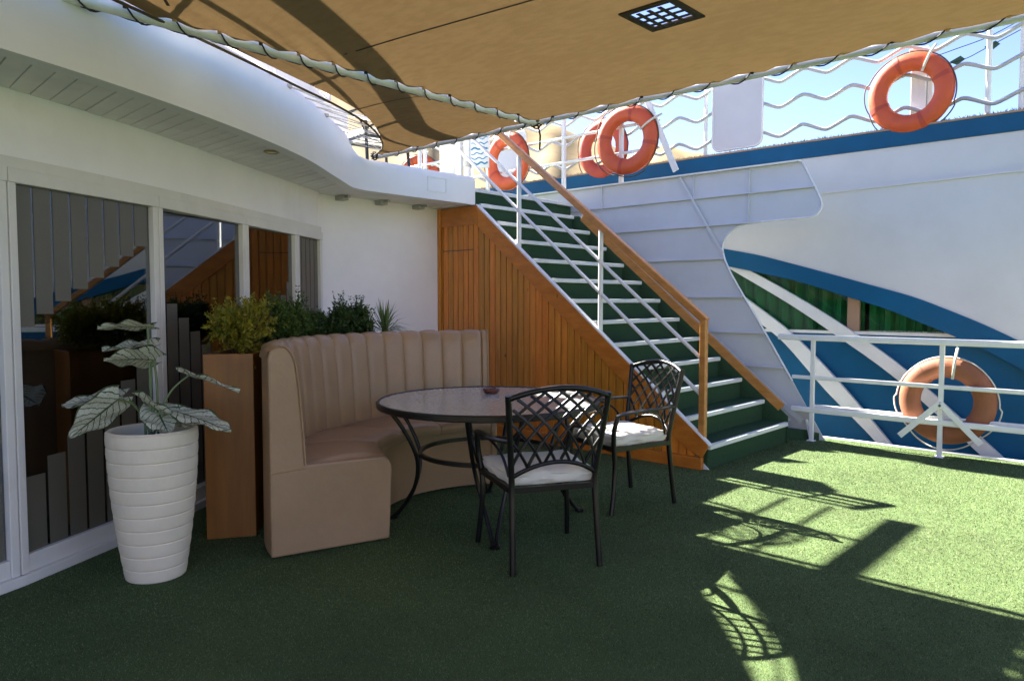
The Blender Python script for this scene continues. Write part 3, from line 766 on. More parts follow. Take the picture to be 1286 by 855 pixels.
# handrail with wooden newel, white posts and rails
HX = 5.335
hr = [onx(883, 398, HX), onx(640, 178, HX)]
slope = (hr[1].z - hr[0].z) / (hr[1].y - hr[0].y)
def hz(y): return hr[0].z + (y - hr[0].y) * slope
mm = MB(); mm.bar((HX, hr[0].y - 0.03, hz(hr[0].y - 0.03) - 0.012), (HX, 5.72, hz(5.72) - 0.012), 0.062, 0.058)
mm.build('handrail', 'handrail_wood', stair, bevel=0.01)
MB().box((HX - 0.026, hr[0].y - 0.036, 0.21), (HX + 0.026, hr[0].y + 0.018, hz(hr[0].y) - 0.02)).build('newel_post', 'handrail_wood', stair, bevel=0.007)
for (pa, pb) in (((784.7, 399), (621.7, 234)), ((790, 363), (655.5, 234))):
    a, b = onx(*pa, HX), onx(*pb, HX); s = (b.z - a.z) / (b.y - a.y)
    ya = hr[0].y + 0.01; yb = 5.72
    MB().tube([(HX, ya, a.z + (ya - a.y) * s), (HX, yb, a.z + (yb - a.y) * s)], 0.017, 8).build('rail', 'rail_white', stair, smooth=50)
for px, py in ((652, 306), (754, 412)):
    f = onx(px, py, HX)
    MB().tube([(HX, f.y, f.z - 0.05), (HX, f.y, hz(f.y) - 0.02)], 0.021, 10).build('post', 'rail_white', stair, smooth=50)
MB().tube([(HX, 5.70, 2.5), (HX, 5.70, hz(5.7))], 0.021, 10).build('post', 'rail_white', stair, smooth=50)

# ================================================================== BULWARK PLATE
BX = 7.2
bul = thing('bulwark', 'white ribbed steel bulwark plate with scalloped end beside the stairs', 'bulwark', (BX, 2.8, 0))
outl_px = [(1008, 203), (1014, 215), (1031, 250), (1031, 262), (1024, 271), (1012, 273.5), (975, 277), (940, 281), (925, 286), (913, 296), (907.5, 312), (912, 330), (925, 356), (955, 407), (995, 478), (1036, 551)]
outl = [onx(px, py, BX) for px, py in outl_px]
top = onx(1008, 203, BX).z
poly = [(BX, p.y, p.z) for p in outl[:-1]] + [(BX, outl[-1].y, 0.0), (BX, 9.5, 0.0), (BX, 9.5, top + 0.02)]
MB().prism(poly, (0.012, 0, 0)).build('plate', 'plate_white', bul)
# rim bead round the scalloped end
MB().tube([V((BX - 0.004, p.y, p.z)) for p in catmull([tuple(q) for q in outl[:-1]], 3)], 0.011, 6).build('rim', 'rail_white', bul, smooth=60)
def edge_y(z):
    """y of the free end of the plate at height z"""
    best = None
    for a, b in zip(outl, outl[1:]):
        if min(a.z, b.z) <= z <= max(a.z, b.z) and abs(a.z - b.z) > 1e-6:
            yy = a.y + (b.y - a.y) * (z - a.z) / (b.z - a.z)
            best = yy if best is None else max(best, yy) if z < 2.14 else min(best, yy)
    return best if best is not None else 2.7
for px, py in ((1010, 236), (890, 284), (895, 325.5), (933, 373), (950, 418), (986, 462), (1012, 515)):
    z = onx(px, py, BX).z; y0 = edge_y(z) + 0.012
    MB().box((BX - 0.035, y0, z - 0.005), (BX - 0.0005, 9.4, z + 0.005)).build('stiffener', 'plate_white', bul)
for (pa, pb) in (((757, 233), (757, 263)), ((943, 213), (940, 280)), ((872, 219), (872, 252))):
    a, b = onx(*pa, BX), onx(*pb, BX)
    MB().bar((BX - 0.012, a.y, a.z), (BX - 0.012, b.y, b.z), 0.008, 0.025, up=(1, 0, 0)).build('stiffener', 'plate_white', bul)
for (pa, pb, w) in (((852, 222), (906, 318), 0.03), ((862, 394), (1006, 530), 0.05)):
    a, b = onx(*pa, BX - 0.05), onx(*pb, BX - 0.05)
    MB().bar((BX - 0.024, a.y, a.z), (BX - 0.024, b.y, b.z), w, 0.012, up=(1, 0, 0)).build('diagonal_brace', 'plate_white', bul)
# sloping infill between stair and plate
a0, a1 = V((6.905, 2.90, 0.10)), V((6.905, 5.9, 2.53))
mm = MB(); mm.prism([a0, a1, (7.19, 5.9, 2.60), (7.19, 2.90, 0.17)], (0, 0.01, -0.012)); mm.build('sloping_infill', 'plate_white', bul)
# top flange
MB().box((BX - 0.05, outl[0].y + 0.02, top + 0.001), (BX + 0.02, 9.5, top + 0.016)).build('top_flange', 'rail_white', bul)
# foot of the plate, carpet turned up
MB().prism([(7.0, 2.9, 0.0), (7.19, 2.62, 0.0), (7.19, 2.62, 0.07), (7.12, 2.72, 0.10), (7.0, 2.9, 0.09)], (0.005, 0.16, 0)).build('carpet_upstand', 'stair_carpet', bul)
MB().bar((7.10, 2.66, 0.0), (7.13, 2.72, 0.20), 0.03, 0.012).build('foot_brace', 'rail_white', bul)

# ---- plain railing on top of the bulwark
tr = thing('bulwark_railing', 'plain white pipe railing on top of the ribbed bulwark', 'railing', (BX, 5.0, top))
tx = BX - 0.02
for px in (708, 780):
    f = onx(px, 233, tx)
    MB().bar((tx, f.y, top), (tx, f.y, top + 0.98), 0.045, 0.045, up=(0, 1, 0)).build('post', 'rail_white', tr, bevel=0.006)
for yy in (7.1, 8.4):
    MB().bar((tx, yy, top), (tx, yy, top + 0.98), 0.045, 0.045, up=(0, 1, 0)).build('post', 'rail_white', tr, bevel=0.006)
r1 = onx(780, 160, tx).z; r2 = onx(780, 193, tx).z
ye = onx(828, 170, tx).y
for z in (r1, r2, top + 0.98):
    MB().tube([(tx, ye, z), (tx, 9.4, z)], 0.018, 8).build('rail', 'rail_white', tr, smooth=50)
a, b = onx(802, 100, tx - 0.05), onx(849, 215, tx - 0.05)
MB().bar((tx - 0.05, a.y, a.z), (tx - 0.05, b.y, b.z), 0.075, 0.02, up=(1, 0, 0)).build('end_brace', 'rail_white', tr, bevel=0.009)

# ================================================================== DECK RAILING
RX = 7.1
rl = thing('deck_railing', 'low white three-rail deck railing on the turf edge', 'railing', (RX, 1.5, 0))
MB().box((RX - 0.03, -9, 0.965), (RX + 0.03, 3.0, 1.02)).build('handrail', 'rail_white', rl, bevel=0.012)
for z, w in ((0.61, 0.036), (0.30, 0.05)):
    MB().box((RX - w * 0.4, -9, z - w / 2), (RX + w * 0.4, 2.86, z + w / 2)).build('rail', 'rail_white', rl, bevel=0.009)
MB().box((RX + 0.06, -9, 0.315), (RX + 0.09, 2.7, 0.345)).build('rail', 'rail_white', rl, bevel=0.006)
py_ = 2.66
while py_ > -9:
    MB().box((RX - 0.0165, py_ - 0.019, 0.0), (RX + 0.0165, py_ + 0.019, 0.965)).build('post', 'rail_white', rl, bevel=0.004)
    MB().box((RX - 0.03, py_ - 0.035, 0.0), (RX + 0.03, py_ + 0.035, 0.012)).build('base_plate', 'rail_white', rl, bevel=0.003)
    py_ -= 1.09
for s in (-1, 1):
    MB().bar((RX - 0.03, 1.57, 0.47), (RX - 0.03, 1.57 + 0.31 * s, 0.155), 0.05, 0.012, up=(1, 0, 0)).build('ring_bracket', 'rail_white', rl, bevel=0.003)

# ================================================================== NEIGHBOUR SHIP
NX = 7.75
ship = thing('moored_ship', 'white and blue cruise ship moored alongside with green curtained windows', 'ship', (NX, 1.5, -3.2))
ZB0 = onx(1056, 193.5, NX).z; ZB1 = onx(1056, 171, NX).z
curve_px = [(906, 312), (950, 320), (990, 330), (1043, 344), (1090, 357), (1144, 372), (1190, 389), (1234, 407), (1277, 427), (1330, 455), (1390, 492), (1460, 545), (1540, 625)]
crv = catmull([tuple(onx(px, py, NX)) for px, py in curve_px], 4)
yend = crv[-1].y
up = [(NX, p.y, ZB0) for p in crv]; lo = [(NX, p.y, p.z) for p in crv]
mm = MB(); mm.strip(up, lo, (0.06, 0, 0))
mm.build('hull_side', 'hull_white', ship)
MB().box((NX, crv[0].y + 0.001, -3.2), (NX + 0.06, 16, ZB0)).build('hull_side', 'hull_white', ship)
MB().box((NX, -14, -3.2), (NX + 0.06, yend - 0.001, ZB0)).build('hull_side', 'hull_white', ship)
low_px = [(912, 334), (956, 343), (1006, 354.5), (1056.6, 370.5), (1110, 387), (1157, 405.6), (1200, 423), (1240, 441), (1286, 466), (1335, 497), (1395, 540), (1465, 600), (1545, 690)]
crl = catmull([tuple(onx(px, py, NX - 0.012)) for px, py in low_px], 4)
cru = catmull([tuple(onx(px, py, NX - 0.012)) for px, py in curve_px], 4)
MB().strip(cru, crl, (0.06, 0, 0)).build('blue_band', 'hull_blue', ship)
# blue lower side, below the windows
ZW = onx(1120, 421, NX + 0.1).z
MB().box((NX + 0.10, yend - 0.5, -3.2), (NX + 0.14, 4.6, ZW)).build('lower_side', 'hull_blue', ship)
MB().box((NX + 0.07, yend - 0.3, ZW), (NX + 0.14, 4.6, ZW + 0.03)).build('window_ledge', 'beam_white', ship)
gl = MB().box((NX + 0.115, 0.4, ZW + 0.03), (NX + 0.12, 4.6, 2.4)).build('window_pane', 'ship_glass', ship)
a = onx(1064, 400, NX + 0.09); b = onx(1079, 400, NX + 0.09)
MB().box((NX + 0.09, b.y, ZW + 0.03), (NX + 0.135, a.y, 2.3)).build('window_mullion', 'mullion_brown', ship)
for (yy0, yy1) in ((1.70, 2.42), (2.46, 4.5), (0.8, 1.62)):
    mm = MB(); rows = []; nk = int((yy1 - yy0) * 70)
    for k in range(nk + 1):
        yy = yy0 + (yy1 - yy0) * k / nk; xx = NX + 0.19 + 0.035 * math.sin(k * 0.62) + 0.012 * math.sin(k * 1.9)
        rows.append([(xx, yy, ZW - 0.1), (xx + 0.01, yy, 2.5)])
    mm.grid(rows); mm.build('curtain', 'curtain_green', ship, smooth=60, fix=False)
mm = MB(); mm.box((NX + 1.6, -3, -0.2), (NX + 1.7, 5, 2.5)); mm.box((NX + 0.15, -3, -0.25), (NX + 1.6, 5, -0.2)); mm.box((NX + 0.15, -3, 2.5), (NX + 1.6, 5, 2.55)); mm.box((NX + 0.15, 4.8, -0.2), (NX + 1.6, 4.85, 2.5)); mm.build('cabin_wall', 'interior_dark', ship)
# diagonal beams in front of the windows
def beam(upx, lpx):
    X = NX + 0.03
    u = catmull([tuple(onx(px, py, X)) for px, py in upx], 4); l = catmull([tuple(onx(px, py, X)) for px, py in lpx], 4)
    MB().strip(u, l, (0.045, 0, 0)).build('diagonal_beam', 'beam_white', ship)
beam([(918, 330), (946, 342), (1013, 380), (1077, 421), (1143.6, 470), (1262, 577), (1330, 640)], [(910, 334), (918, 338.5), (990, 381), (1046.6, 419), (1127, 477), (1234, 574), (1300, 640)])
beam([(905, 352), (944.6, 380.6), (996.5, 421), (1056.7, 483.5), (1120, 559), (1180, 635)], [(915, 374), (956, 407), (986, 432), (1036.6, 490), (1103.5, 559), (1160, 635)])
# weld line on the white side
a, b = onx(1000, 246.5, NX - 0.004), onx(1286, 214, NX - 0.004)
MB().bar((NX - 0.005, a.y + 3, a.z + (a.z - b.z) / (a.y - b.y) * 3), (NX - 0.005, b.y - 4, b.z - (a.z - b.z) / (a.y - b.y) * 4), 0.03, 0.018).build('weld_bead', 'hull_white', ship)
# top stripe and deck
MB().box((NX - 0.015, -14, ZB0 + 0.002), (NX + 0.06, 16, ZB1 - 0.02)).build('blue_stripe', 'hull_blue', ship)
MB().box((NX - 0.02, -14, ZB1 - 0.018), (NX + 0.07, 16, ZB1)).build('edge_strip', 'mullion_brown', ship)
MB().box((NX + 0.075, -14, ZB1 - 0.1), (NX + 11, 16, ZB1 - 0.005)).build('sun_deck', 'turf_base', ship)
MB().box((NX + 0.15, -14, -3.2), (NX + 11, -3.1, ZB1 - 0.12)).build('hull_block', 'hull_white', ship)
# carpet fringe on the edge
mm = MB()
for i in range(2600):
    yy = random.uniform(-3, 8.5); h = random.uniform(0.008, 0.035); w = 0.004; dx = random.uniform(-0.03, 0.03); dy = random.uniform(-0.025, 0.025)
    x0 = NX + random.uniform(-0.01, 0.06)
    mm.add([(x0, yy - w, ZB1 - 0.002), (x0, yy + w, ZB1 - 0.002), (x0 + dx, yy + dy, ZB1 + h)], [(0, 1, 2)])
fo = mm.build('carpet_fringe', 'fringe', ship, fix=False, kind='stuff')
ta = fo.data.attributes.new('tint', 'FLOAT', 'POINT'); ta.data.foreach_set('value', np.repeat(rng.uniform(0, 1, 2600), 3).astype(np.float32))

# wavy railing on the ship's sun deck
WX = NX + 0.10
wr_ = thing('wavy_railing', 'white railing with wavy rails along the sun deck of the moored ship', 'railing', (WX, 1.5, ZB1))
zr = [onx(1070, py, WX).z for py in (152, 113, 79)]
for z in zr:
    pts = []; yy = -6.0; per = 0.49
    key = []
    while yy < 9:
        key += [(yy, z - 0.036), (yy + per * 0.16, z - 0.036), (yy + per * 0.5, z + 0.036), (yy + per * 0.66, z + 0.036)]; yy += per
    pts = catmull([(WX, q[0], q[1]) for q in key], 3)
    MB().tube(pts, 0.019, 7).build('wavy_rail', 'wavy_white_shaded', wr_, smooth=60)
for yy in (onx(1241, 100, WX).y, onx(1150, 100, WX).y + 2.2, onx(1150, 100, WX).y + 4.3, onx(1284, 80, WX).y, 0.1, -2.0, 8.2):
    MB().tube([(WX + 0.02, yy, ZB1 - 0.004), (WX + 0.02, yy, ZB1 + 1.0)], 0.024, 8).build('post', 'rail_white', wr_, smooth=50)
# broad column behind the ring
pc = onx(1148, 130, WX + 0.12)
mm = MB(); mm.box((WX + 0.06, pc.y - 0.11, ZB1 - 0.004), (WX + 0.2, pc.y + 0.02, ZB1 + 0.72)); mm.box((WX + 0.05, pc.y - 0.13, ZB1 + 0.72), (WX + 0.21, pc.y + 0.04, ZB1 + 0.76)); mm.box((WX + 0.10, pc.y - 0.16, ZB1 - 0.004), (WX + 0.16, pc.y - 0.115, ZB1 + 0.6))
mm.build('lamp_column', 'rail_white', wr_, bevel=0.006)
# plain rounded plates hung on the rail
def plate(name, label, p0, p1, X, rad=0.06):
    y0, y1 = sorted((onx(*p0, X).y, onx(*p1, X).y)); z1, z0 = onx(*p0, X).z, onx(*p1, X).z
    pts = []
    for cx, cz, a0 in ((y1 - rad, z1 - rad, 0), (y0 + rad, z1 - rad, 90), (y0 + rad, z0 + rad, 180), (y1 - rad, z0 + rad, 270)):
        for k in range(6):
            a = R(a0 + 90 * k / 5); pts.append((X, cx + rad * math.cos(a), cz + rad * math.sin(a)))
    t = thing(name, label, 'panel', (X, (y0 + y1) / 2, z0))
    MB().prism(pts, (0.01, 0, 0)).build('sheet', 'sign_white', t)
    MB().tube([V(p) for p in pts], 0.012, 6, closed=True).build('rim', 'rail_white', t, smooth=60)
    return t
plate('rail_panel', 'plain white rounded panel hung on the wavy railing', (896, 92), (957, 182), WX - 0.03, 0.09)

# flag line with two dark clips
cl = thing('flag_line', 'thin dark line with two small green flags beyond the wavy railing', 'flag line', tuple(onx(1200, 75, WX + 0.5)))
pa = [ond(1172, 72, 8.9), ond(1200, 62, 8.9), ond(1245, 45, 8.9), ond(1300, 15, 8.9)]
MB().tube(catmull([tuple(p) for p in pa], 4), 0.005, 5).build('line', 'rope_dark', cl)
pb = [ond(1190, 81, 8.9), ond(1215, 73, 8.9), ond(1236, 62, 8.9), ond(1300, 28, 8.9)]
MB().tube(catmull([tuple(p) for p in pb], 4), 0.005, 5).build('line', 'rope_dark', cl)
for (x, y) in ((1203, 76), (1247, 57)):
    c = ond(x, y, 8.9); s = _rt
    MB().prism([c - s * 0.10 - V((0, 0, 0.02)), c - V((0, 0, 0.055)), c + s * 0.09 + V((0, 0, 0.015)), c + s * 0.03 + V((0, 0, 0.055))], _fw * 0.01).build('flag', 'clip_green', cl)

# ================================================================== LIFE RINGS
def make_ring():
    root = thing('life_ring', '', 'life ring', (0, 0, 0), local=True)
    P = []; n1, n2 = 48, 16
    for i in range(n1):
        a = 2 * math.pi * i / n1; row = []
        for j in range(n2 + 1):
            b = 2 * math.pi * j / n2; rr = 0.288 + 0.088 * math.cos(b)
            row.append((rr * math.cos(a), 0.06 * math.sin(b), rr * math.sin(a)))
        P.append(row)
    MB().grid(P, wrapu=True).build('ring', 'ring_orange', root, smooth=80)
    for q in range(4):
        a = math.pi / 4 + q * math.pi / 2; mm = MB(); P = []
        for i in range(5):
            aa = a + (i - 2) * 0.035; row = []
            for j in range(n2 + 1):
                b = 2 * math.pi * j / n2; rr = 0.288 + 0.0915 * math.cos(b)
                row.append((rr * math.cos(aa), 0.0635 * math.sin(b), rr * math.sin(aa)))
            P.append(row)
        mm.grid(P).build('band', 'ring_red', root, smooth=80, fix=False)
    pts = []
    for i in range(96):
        a = 2 * math.pi * i / 96; q = (a - math.pi / 4) % (math.pi / 2) / (math.pi / 2)
        sag = 0.045 * math.sin(math.pi * q) - (0.02 * math.sin(math.pi * q) if math.sin(a) > 0 else -0.015)
        rr = 0.380 + max(-0.004, sag * 0.55); pts.append((rr * math.cos(a), -0.012, rr * math.sin(a) - 0.012 * math.sin(math.pi * q)))
    MB().tube(pts, 0.0065, 6, closed=True).build('grab_line', 'rope_brown', root, smooth=60)
    MB().tube(catmull([(0.03, -0.05, 0.20), (0.034, -0.068, 0.29), (0.03, -0.05, 0.375), (0.02, 0.03, 0.46)], 4), 0.012, 6).build('hanger', 'rope_white', root, smooth=60)
    return root
ring0 = make_ring()
def place_ring(first, loc, yaw, label, material='ring_orange', rope='rope_brown', roll=0.0, tilt=0.0, scale=1.0):
    r = ring0 if first else copy_tree(ring0)
    r.location = loc; r.rotation_euler = (tilt, roll, yaw); r.scale = (scale,) * 3
    r['label'] = label; r['group'] = 'orange life rings'
    for ch in r.children:
        nm = ch.name.split('.')[0]
        mt = {'ring': material, 'band': 'ring_red' if material != 'ring_faded' else 'ring_faded', 'grab_line': rope, 'hanger': 'rope_white'}[nm]
        if ch.data.materials[0] != MATS[mt]:
            if not first: ch.data = ch.data.copy()
            ch.data.materials[0] = MATS[mt]
    return r
ZR = math.pi / 2
# faded ring behind the low railing
c = onx(1189, 503, 7.2)
place_ring(True, (7.19, c.y, c.z), -ZR, 'faded orange life ring with white cord behind the low deck railing', 'ring_faded', 'rope_white', 0.1, 0.0, 1.0)
c = onx(1143, 117, WX - 0.1)
place_ring(False, (WX - 0.09, c.y, c.z), -ZR, 'bright orange life ring on the wavy railing in front of a white column', roll=0.4)
c = onx(787, 176, tx - 0.1)
place_ring(False, (tx - 0.09, c.y, c.z), -ZR + 0.1, 'orange life ring on the plain bulwark railing next to its slanted end bar', roll=1.0, scale=1.03)
c = onx(757, 187, WX - 0.1)
place_ring(False, (WX - 0.09, c.y, c.z), -ZR, 'red orange life ring on the ship railing half behind another life ring', 'ring_red', roll=0.7)
c = onx(638, 203, tx - 0.08)
place_ring(False, (tx - 0.09, c.y, c.z), -ZR, 'orange red life ring at the stair head in front of a white panel', 'ring_orange', roll=0.2)
plate('rail_panel', 'white rounded panel behind the life ring at the stair head', (622, 172), (660, 232), WX - 0.03)
c = ond(527, 205, 13.5)
place_ring(False, tuple(c + V((0, 0, -0.22))), -1.0, 'life ring peeking above the white deck fascia', 'ring_orange', roll=0.3)

# ---- fittings at the head of the stairs
lk = thing('deck_locker', 'tall white locker standing on the upper deck beside the stair head', 'locker', tuple(onx(566, 215, 5.15)))
p = ond(566, 200, 8.2)
mm = MB().boxf((p.x, p.y, 0), _rt, V((_fw.x, _fw.y, 0)).normalized(), (0, 0, 1), (-0.12, 0, 2.52), (0.12, 0.3, 3.6)); mm.build('cabinet', 'white_paint', lk, bevel=0.01)
MB().boxf((p.x, p.y, 0), _rt, V((_fw.x, _fw.y, 0)).normalized(), (0, 0, 1), (-0.10, -0.012, 2.6), (0.04, -0.001, 3.5)).build('door', 'sign_white', lk, bevel=0.003)
MB().boxf((p.x, p.y, 0), _rt, V((_fw.x, _fw.y, 0)).normalized(), (0, 0, 1), (0.055, -0.02, 2.52), (0.10, -0.001, 3.55)).build('side_strip', 'frame_white', lk, bevel=0.003)
po = thing('deck_post', 'slim white post beside the locker on the upper deck', 'post', tuple(ond(586, 215, 8.0)))
p = ond(587, 200, 8.0)
MB().tube([(p.x, p.y, 2.52), (p.x, p.y, 3.7)], 0.035, 10).build('shaft', 'rail_white', po, smooth=50)
MB().tube([(p.x, p.y, 2.79), (p.x, p.y, 2.85)], 0.045, 10).build('collar', 'bracket_grey', po, smooth=50)
sg = thing('wave_sign', 'white board with rows of blue wavy marks behind the stair rails', 'sign', tuple(ond(603, 215, 9.0)))
p = ond(603, 190, 9.0); fwd = V((_fw.x, _fw.y, 0)).normalized()
MB().boxf((p.x, p.y, 0), _rt, fwd, (0, 0, 1), (-0.13, 0, 2.97), (0.11, 0.02, 3.45)).build('board', 'sign_white', sg)
for s_ in (-0.1, 0.08):
    MB().boxf((p.x, p.y, 0), _rt, fwd, (0, 0, 1), (s_ - 0.015, 0.022, 2.5), (s_ + 0.015, 0.04, 3.4)).build('sign_leg', 'rail_white', sg)
for k in range(7):
    z = 3.01 + k * 0.06; pts = []
    for j in range(13):
        pts.append(V((p.x, p.y, z)) + _rt * (-0.11 + 0.2 * j / 12) - fwd * 0.002 + V((0, 0, 0.012 * math.sin(j * 1.1 + k * 1.7) + 0.02 * j / 12)))
    MB().tube(pts, 0.0055 if k % 3 else 0.010, 5).build('wave_mark', 'sign_blue', sg)

# ================================================================== CANOPY
CZ, CXE, CYP = 2.62, 4.03, 3.5
can = thing('canopy', 'tan canvas awning laced to white pipes over the seating', 'awning', (CXE, CYP, CZ))
CEDGE = catmull([(0.25, 3.0), (0.8, 3.22), (1.45, 3.49), (2.0, 3.745), (2.37, 3.93), (2.78, 4.13), (3.22, 4.40), (3.58, 4.72), (3.82, 5.02), (3.95, 5.30)], 8)
def edge_x(y):
    for a, b in zip(CEDGE, CEDGE[1:]):
        if a.y <= y <= b.y: return a.x + (b.x - a.x) * (y - a.y) / max(1e-9, b.y - a.y)
    return CEDGE[0].x if y < CEDGE[0].y else CEDGE[-1].x
CY0 = -0.3
VX0, VX1, VY0, VY1 = 2.88, 3.11, 1.73, 1.95
def cz(x, y, y0, y1):
    e = min(1, (CXE - x) / 0.9); a = (y - y0) / (y1 - y0)
    return CZ - 0.008 + 0.05 * e * math.sin(math.pi * min(1, max(0, a))) ** 0.6 + 0.014 * noise.noise(V((x * 1.1, y * 0.9, 0.4))) * e + (0.010 * math.cos((y + 0.7) * 2 * math.pi / 0.24) * max(0, 1 - (CXE - x) / 0.35) + 0.010 * math.cos((x - 0.2) * 2 * math.pi / 0.21) * max(0, 1 - abs(y - CYP) / 0.3))
def sheet(y0, y1, hole, name):
    ys = list(np.linspace(y0, y1, max(6, int((y1 - y0) / 0.13))))
    if hole: ys = sorted([q for q in ys if min(abs(q - VY0), abs(q - VY1)) > 0.03] + [VY0, VY1])
    mm = MB(); rows = []
    NXC = 56
    for yy in ys:
        x0 = edge_x(yy)
        x1 = CXE - 0.035 - 0.010 * abs(math.sin((yy - y0) * math.pi / 0.24))
        if hole and VY0 - 0.4 < yy < VY1 + 0.4:
            xs_ = list(np.linspace(x0, VX0, 40)) + list(np.linspace(VX0, VX1, 7))[1:] + list(np.linspace(VX1, x1, 12))[1:]
        else:
            xs_ = [x0 + (x1 - x0) * k / (NXC) for k in range(NXC + 1)]
        row = []
        for x in xs_:
            yv = yy
            if yy == ys[-1] and hole: yv = yy - 0.010 * abs(math.sin(x * math.pi / 0.22))
            if yy == ys[0] and not hole: yv = yy + 0.010 * abs(math.sin(x * math.pi / 0.22))
            row.append((x, yv, cz(x, yy, y0, y1)))
        rows.append(row)
    nc = len(rows[0]); assert all(len(r) == nc for r in rows), [len(r) for r in rows]
    for r in rows: mm.v += r
    for i in range(len(rows) - 1):
        for j in range(nc - 1):
            if hole:
                cx_ = sum(rows[i + a][j + b][0] for a in (0, 1) for b in (0, 1)) / 4; cy_ = sum(rows[i + a][j + b][1] for a in (0, 1) for b in (0, 1)) / 4
                if VX0 < cx_ < VX1 and VY0 < cy_ < VY1: continue
            a = i * nc + j; mm.f.append((a, a + 1, a + nc + 1, a + nc))
    return mm.build(name, 'canvas', can, smooth=70, fix=False)
sh1 = sheet(CY0, CYP - 0.037, True, 'main_sheet')
sh2 = sheet(CYP + 0.037, 5.27, False, 'end_sheet')
# seams: doubled canvas bands
def seam(p0, p1, y0, y1, parent):
    mm = MB(); rows = []
    for k in range(25):
        t = k / 24; x = p0[0] + (p1[0] - p0[0]) * t; yy = p0[1] + (p1[1] - p0[1]) * t
        d = V((p1[0] - p0[0], p1[1] - p0[1], 0)).normalized(); s = V((d.y, -d.x, 0)) * 0.007; z = cz(x, yy, y0, y1) - 0.004
        rows.append([(x - s.x, yy - s.y, z), (x + s.x, yy + s.y, z)])
    mm.grid(rows).build('seam', 'seam_brown', parent, fix=False)
s0 = onz(300, 110, CZ); s1 = onz(440, 66, CZ)
seam((onz(432, 72, CZ).x, onz(432, 72, CZ).y), (onz(730, -8, CZ).x, onz(730, -8, CZ).y), CY0, CYP, sh1)
seam((onz(432, 72, CZ).x - 0.9, onz(432, 72, CZ).y + 0.0), (onz(730, -8, CZ).x - 2.4, onz(730, -8, CZ).y - 0.4), CY0, CYP, sh1)
seam((3.05, 4.32), (onz(530, 122, CZ).x, 3.58), CYP, 5.27, sh2)
seam((1.75, 3.60), (2.1, 3.57), CYP, 5.27, sh2)
# vent: border, straps
zv = cz(3.0, 1.84, CY0, CYP)
vent = MB()
B = 0.03
vent.box((VX0 - B, VY0 - B, zv - 0.012), (VX1 + B, VY0 + 0.004, zv - 0.004)); vent.box((VX0 - B, VY1 - 0.004, zv - 0.012), (VX1 + B, VY1 + B, zv - 0.004))
vent.box((VX0 - B, VY0 + 0.005, zv - 0.012), (VX0 + 0.004, VY1 - 0.005, zv - 0.004)); vent.box((VX1 - 0.004, VY0 + 0.005, zv - 0.012), (VX1 + B, VY1 - 0.005, zv - 0.004))
vo = vent.build('vent', 'strap_brown', can)
for k in range(1, 4):
    x = VX0 + (VX1 - VX0) * k / 4; MB().box((x - 0.010, VY0, zv - 0.016), (x + 0.010, VY1, zv - 0.013)).build('vent_strap', 'strap_brown', vo)
for k in range(1, 4):
    yy = VY0 + (VY1 - VY0) * k / 4 + 0.0; MB().box((VX0, yy - 0.010, zv - 0.020), (VX1, yy + 0.010, zv - 0.017)).build('vent_strap', 'strap_brown', vo)
# pipes
MB().tube([(CXE, CY0 - 0.2, CZ), (CXE, 5.36, CZ)], 0.024, 10).build('edge_pipe', 'rail_white', can, smooth=50)
MB().tube([(0.2, CYP, CZ), (CXE - 0.02, CYP, CZ)], 0.030, 10).build('cross_pipe', 'rail_white', can, smooth=50)
for yy in (CY0 - 0.15,):
    MB().tube([(CXE, yy, 0), (CXE, yy, CZ)], 0.03, 10).build('support_post', 'rail_white', can, smooth=50)
# lacing cords spiralling round the pipes
def lace(axis, a0, a1, pitch, rad, name, reach):
    n = int((a1 - a0) / pitch); pts = []
    for k in range(n):
        for (u, s, dz) in ((0.0, -1.0, 0.004), (0.22, -0.72, -0.72), (0.45, 0.1, -1.12), (0.68, 0.75, -0.6), (0.80, 0.9, 0.45), (0.9, 0.0, 1.1)):
            t = a0 + (k + u) * pitch
            off = s * (rad + 0.004) * (reach if s < -0.9 else 1); z = CZ + dz * (rad + 0.004)
            pts.append((CXE + off, t, z) if axis == 'y' else (t, CYP + off, z))
    MB().tube(catmull(pts, 2), 0.0042, 5).build(name, 'rope_dark', can, smooth=60)
    for k in range(n + 1):
        t = a0 + k * pitch; off = -(rad + 0.004) * reach
        c = (CXE + off, t, CZ - 0.006) if axis == 'y' else (t, CYP + off, CZ - 0.006)
        MB().lathe([(0.010, -0.006), (0.010, 0.004)], 10, c).build('eyelet', 'brass' if k % 3 else 'rope_dark', can)
lace('y', -0.3, 5.3, 0.24, 0.024, 'lacing_cord', 2.0)
lace('x', 0.62, 3.98, 0.21, 0.030, 'lacing_cord', 1.9)
# second row of cord on the far side of the cross pipe
pts = []
for k in range(18):
    t = 0.45 + k * 0.2
    pts += [(t, CYP + 0.055, CZ - 0.006), (t + 0.10, CYP + 0.022, CZ - 0.026), (t + 0.17, CYP + 0.04, CZ + 0.01)]
MB().tube(catmull(pts, 2), 0.004, 5).build('lacing_cord', 'rope_dark', can, smooth=60)
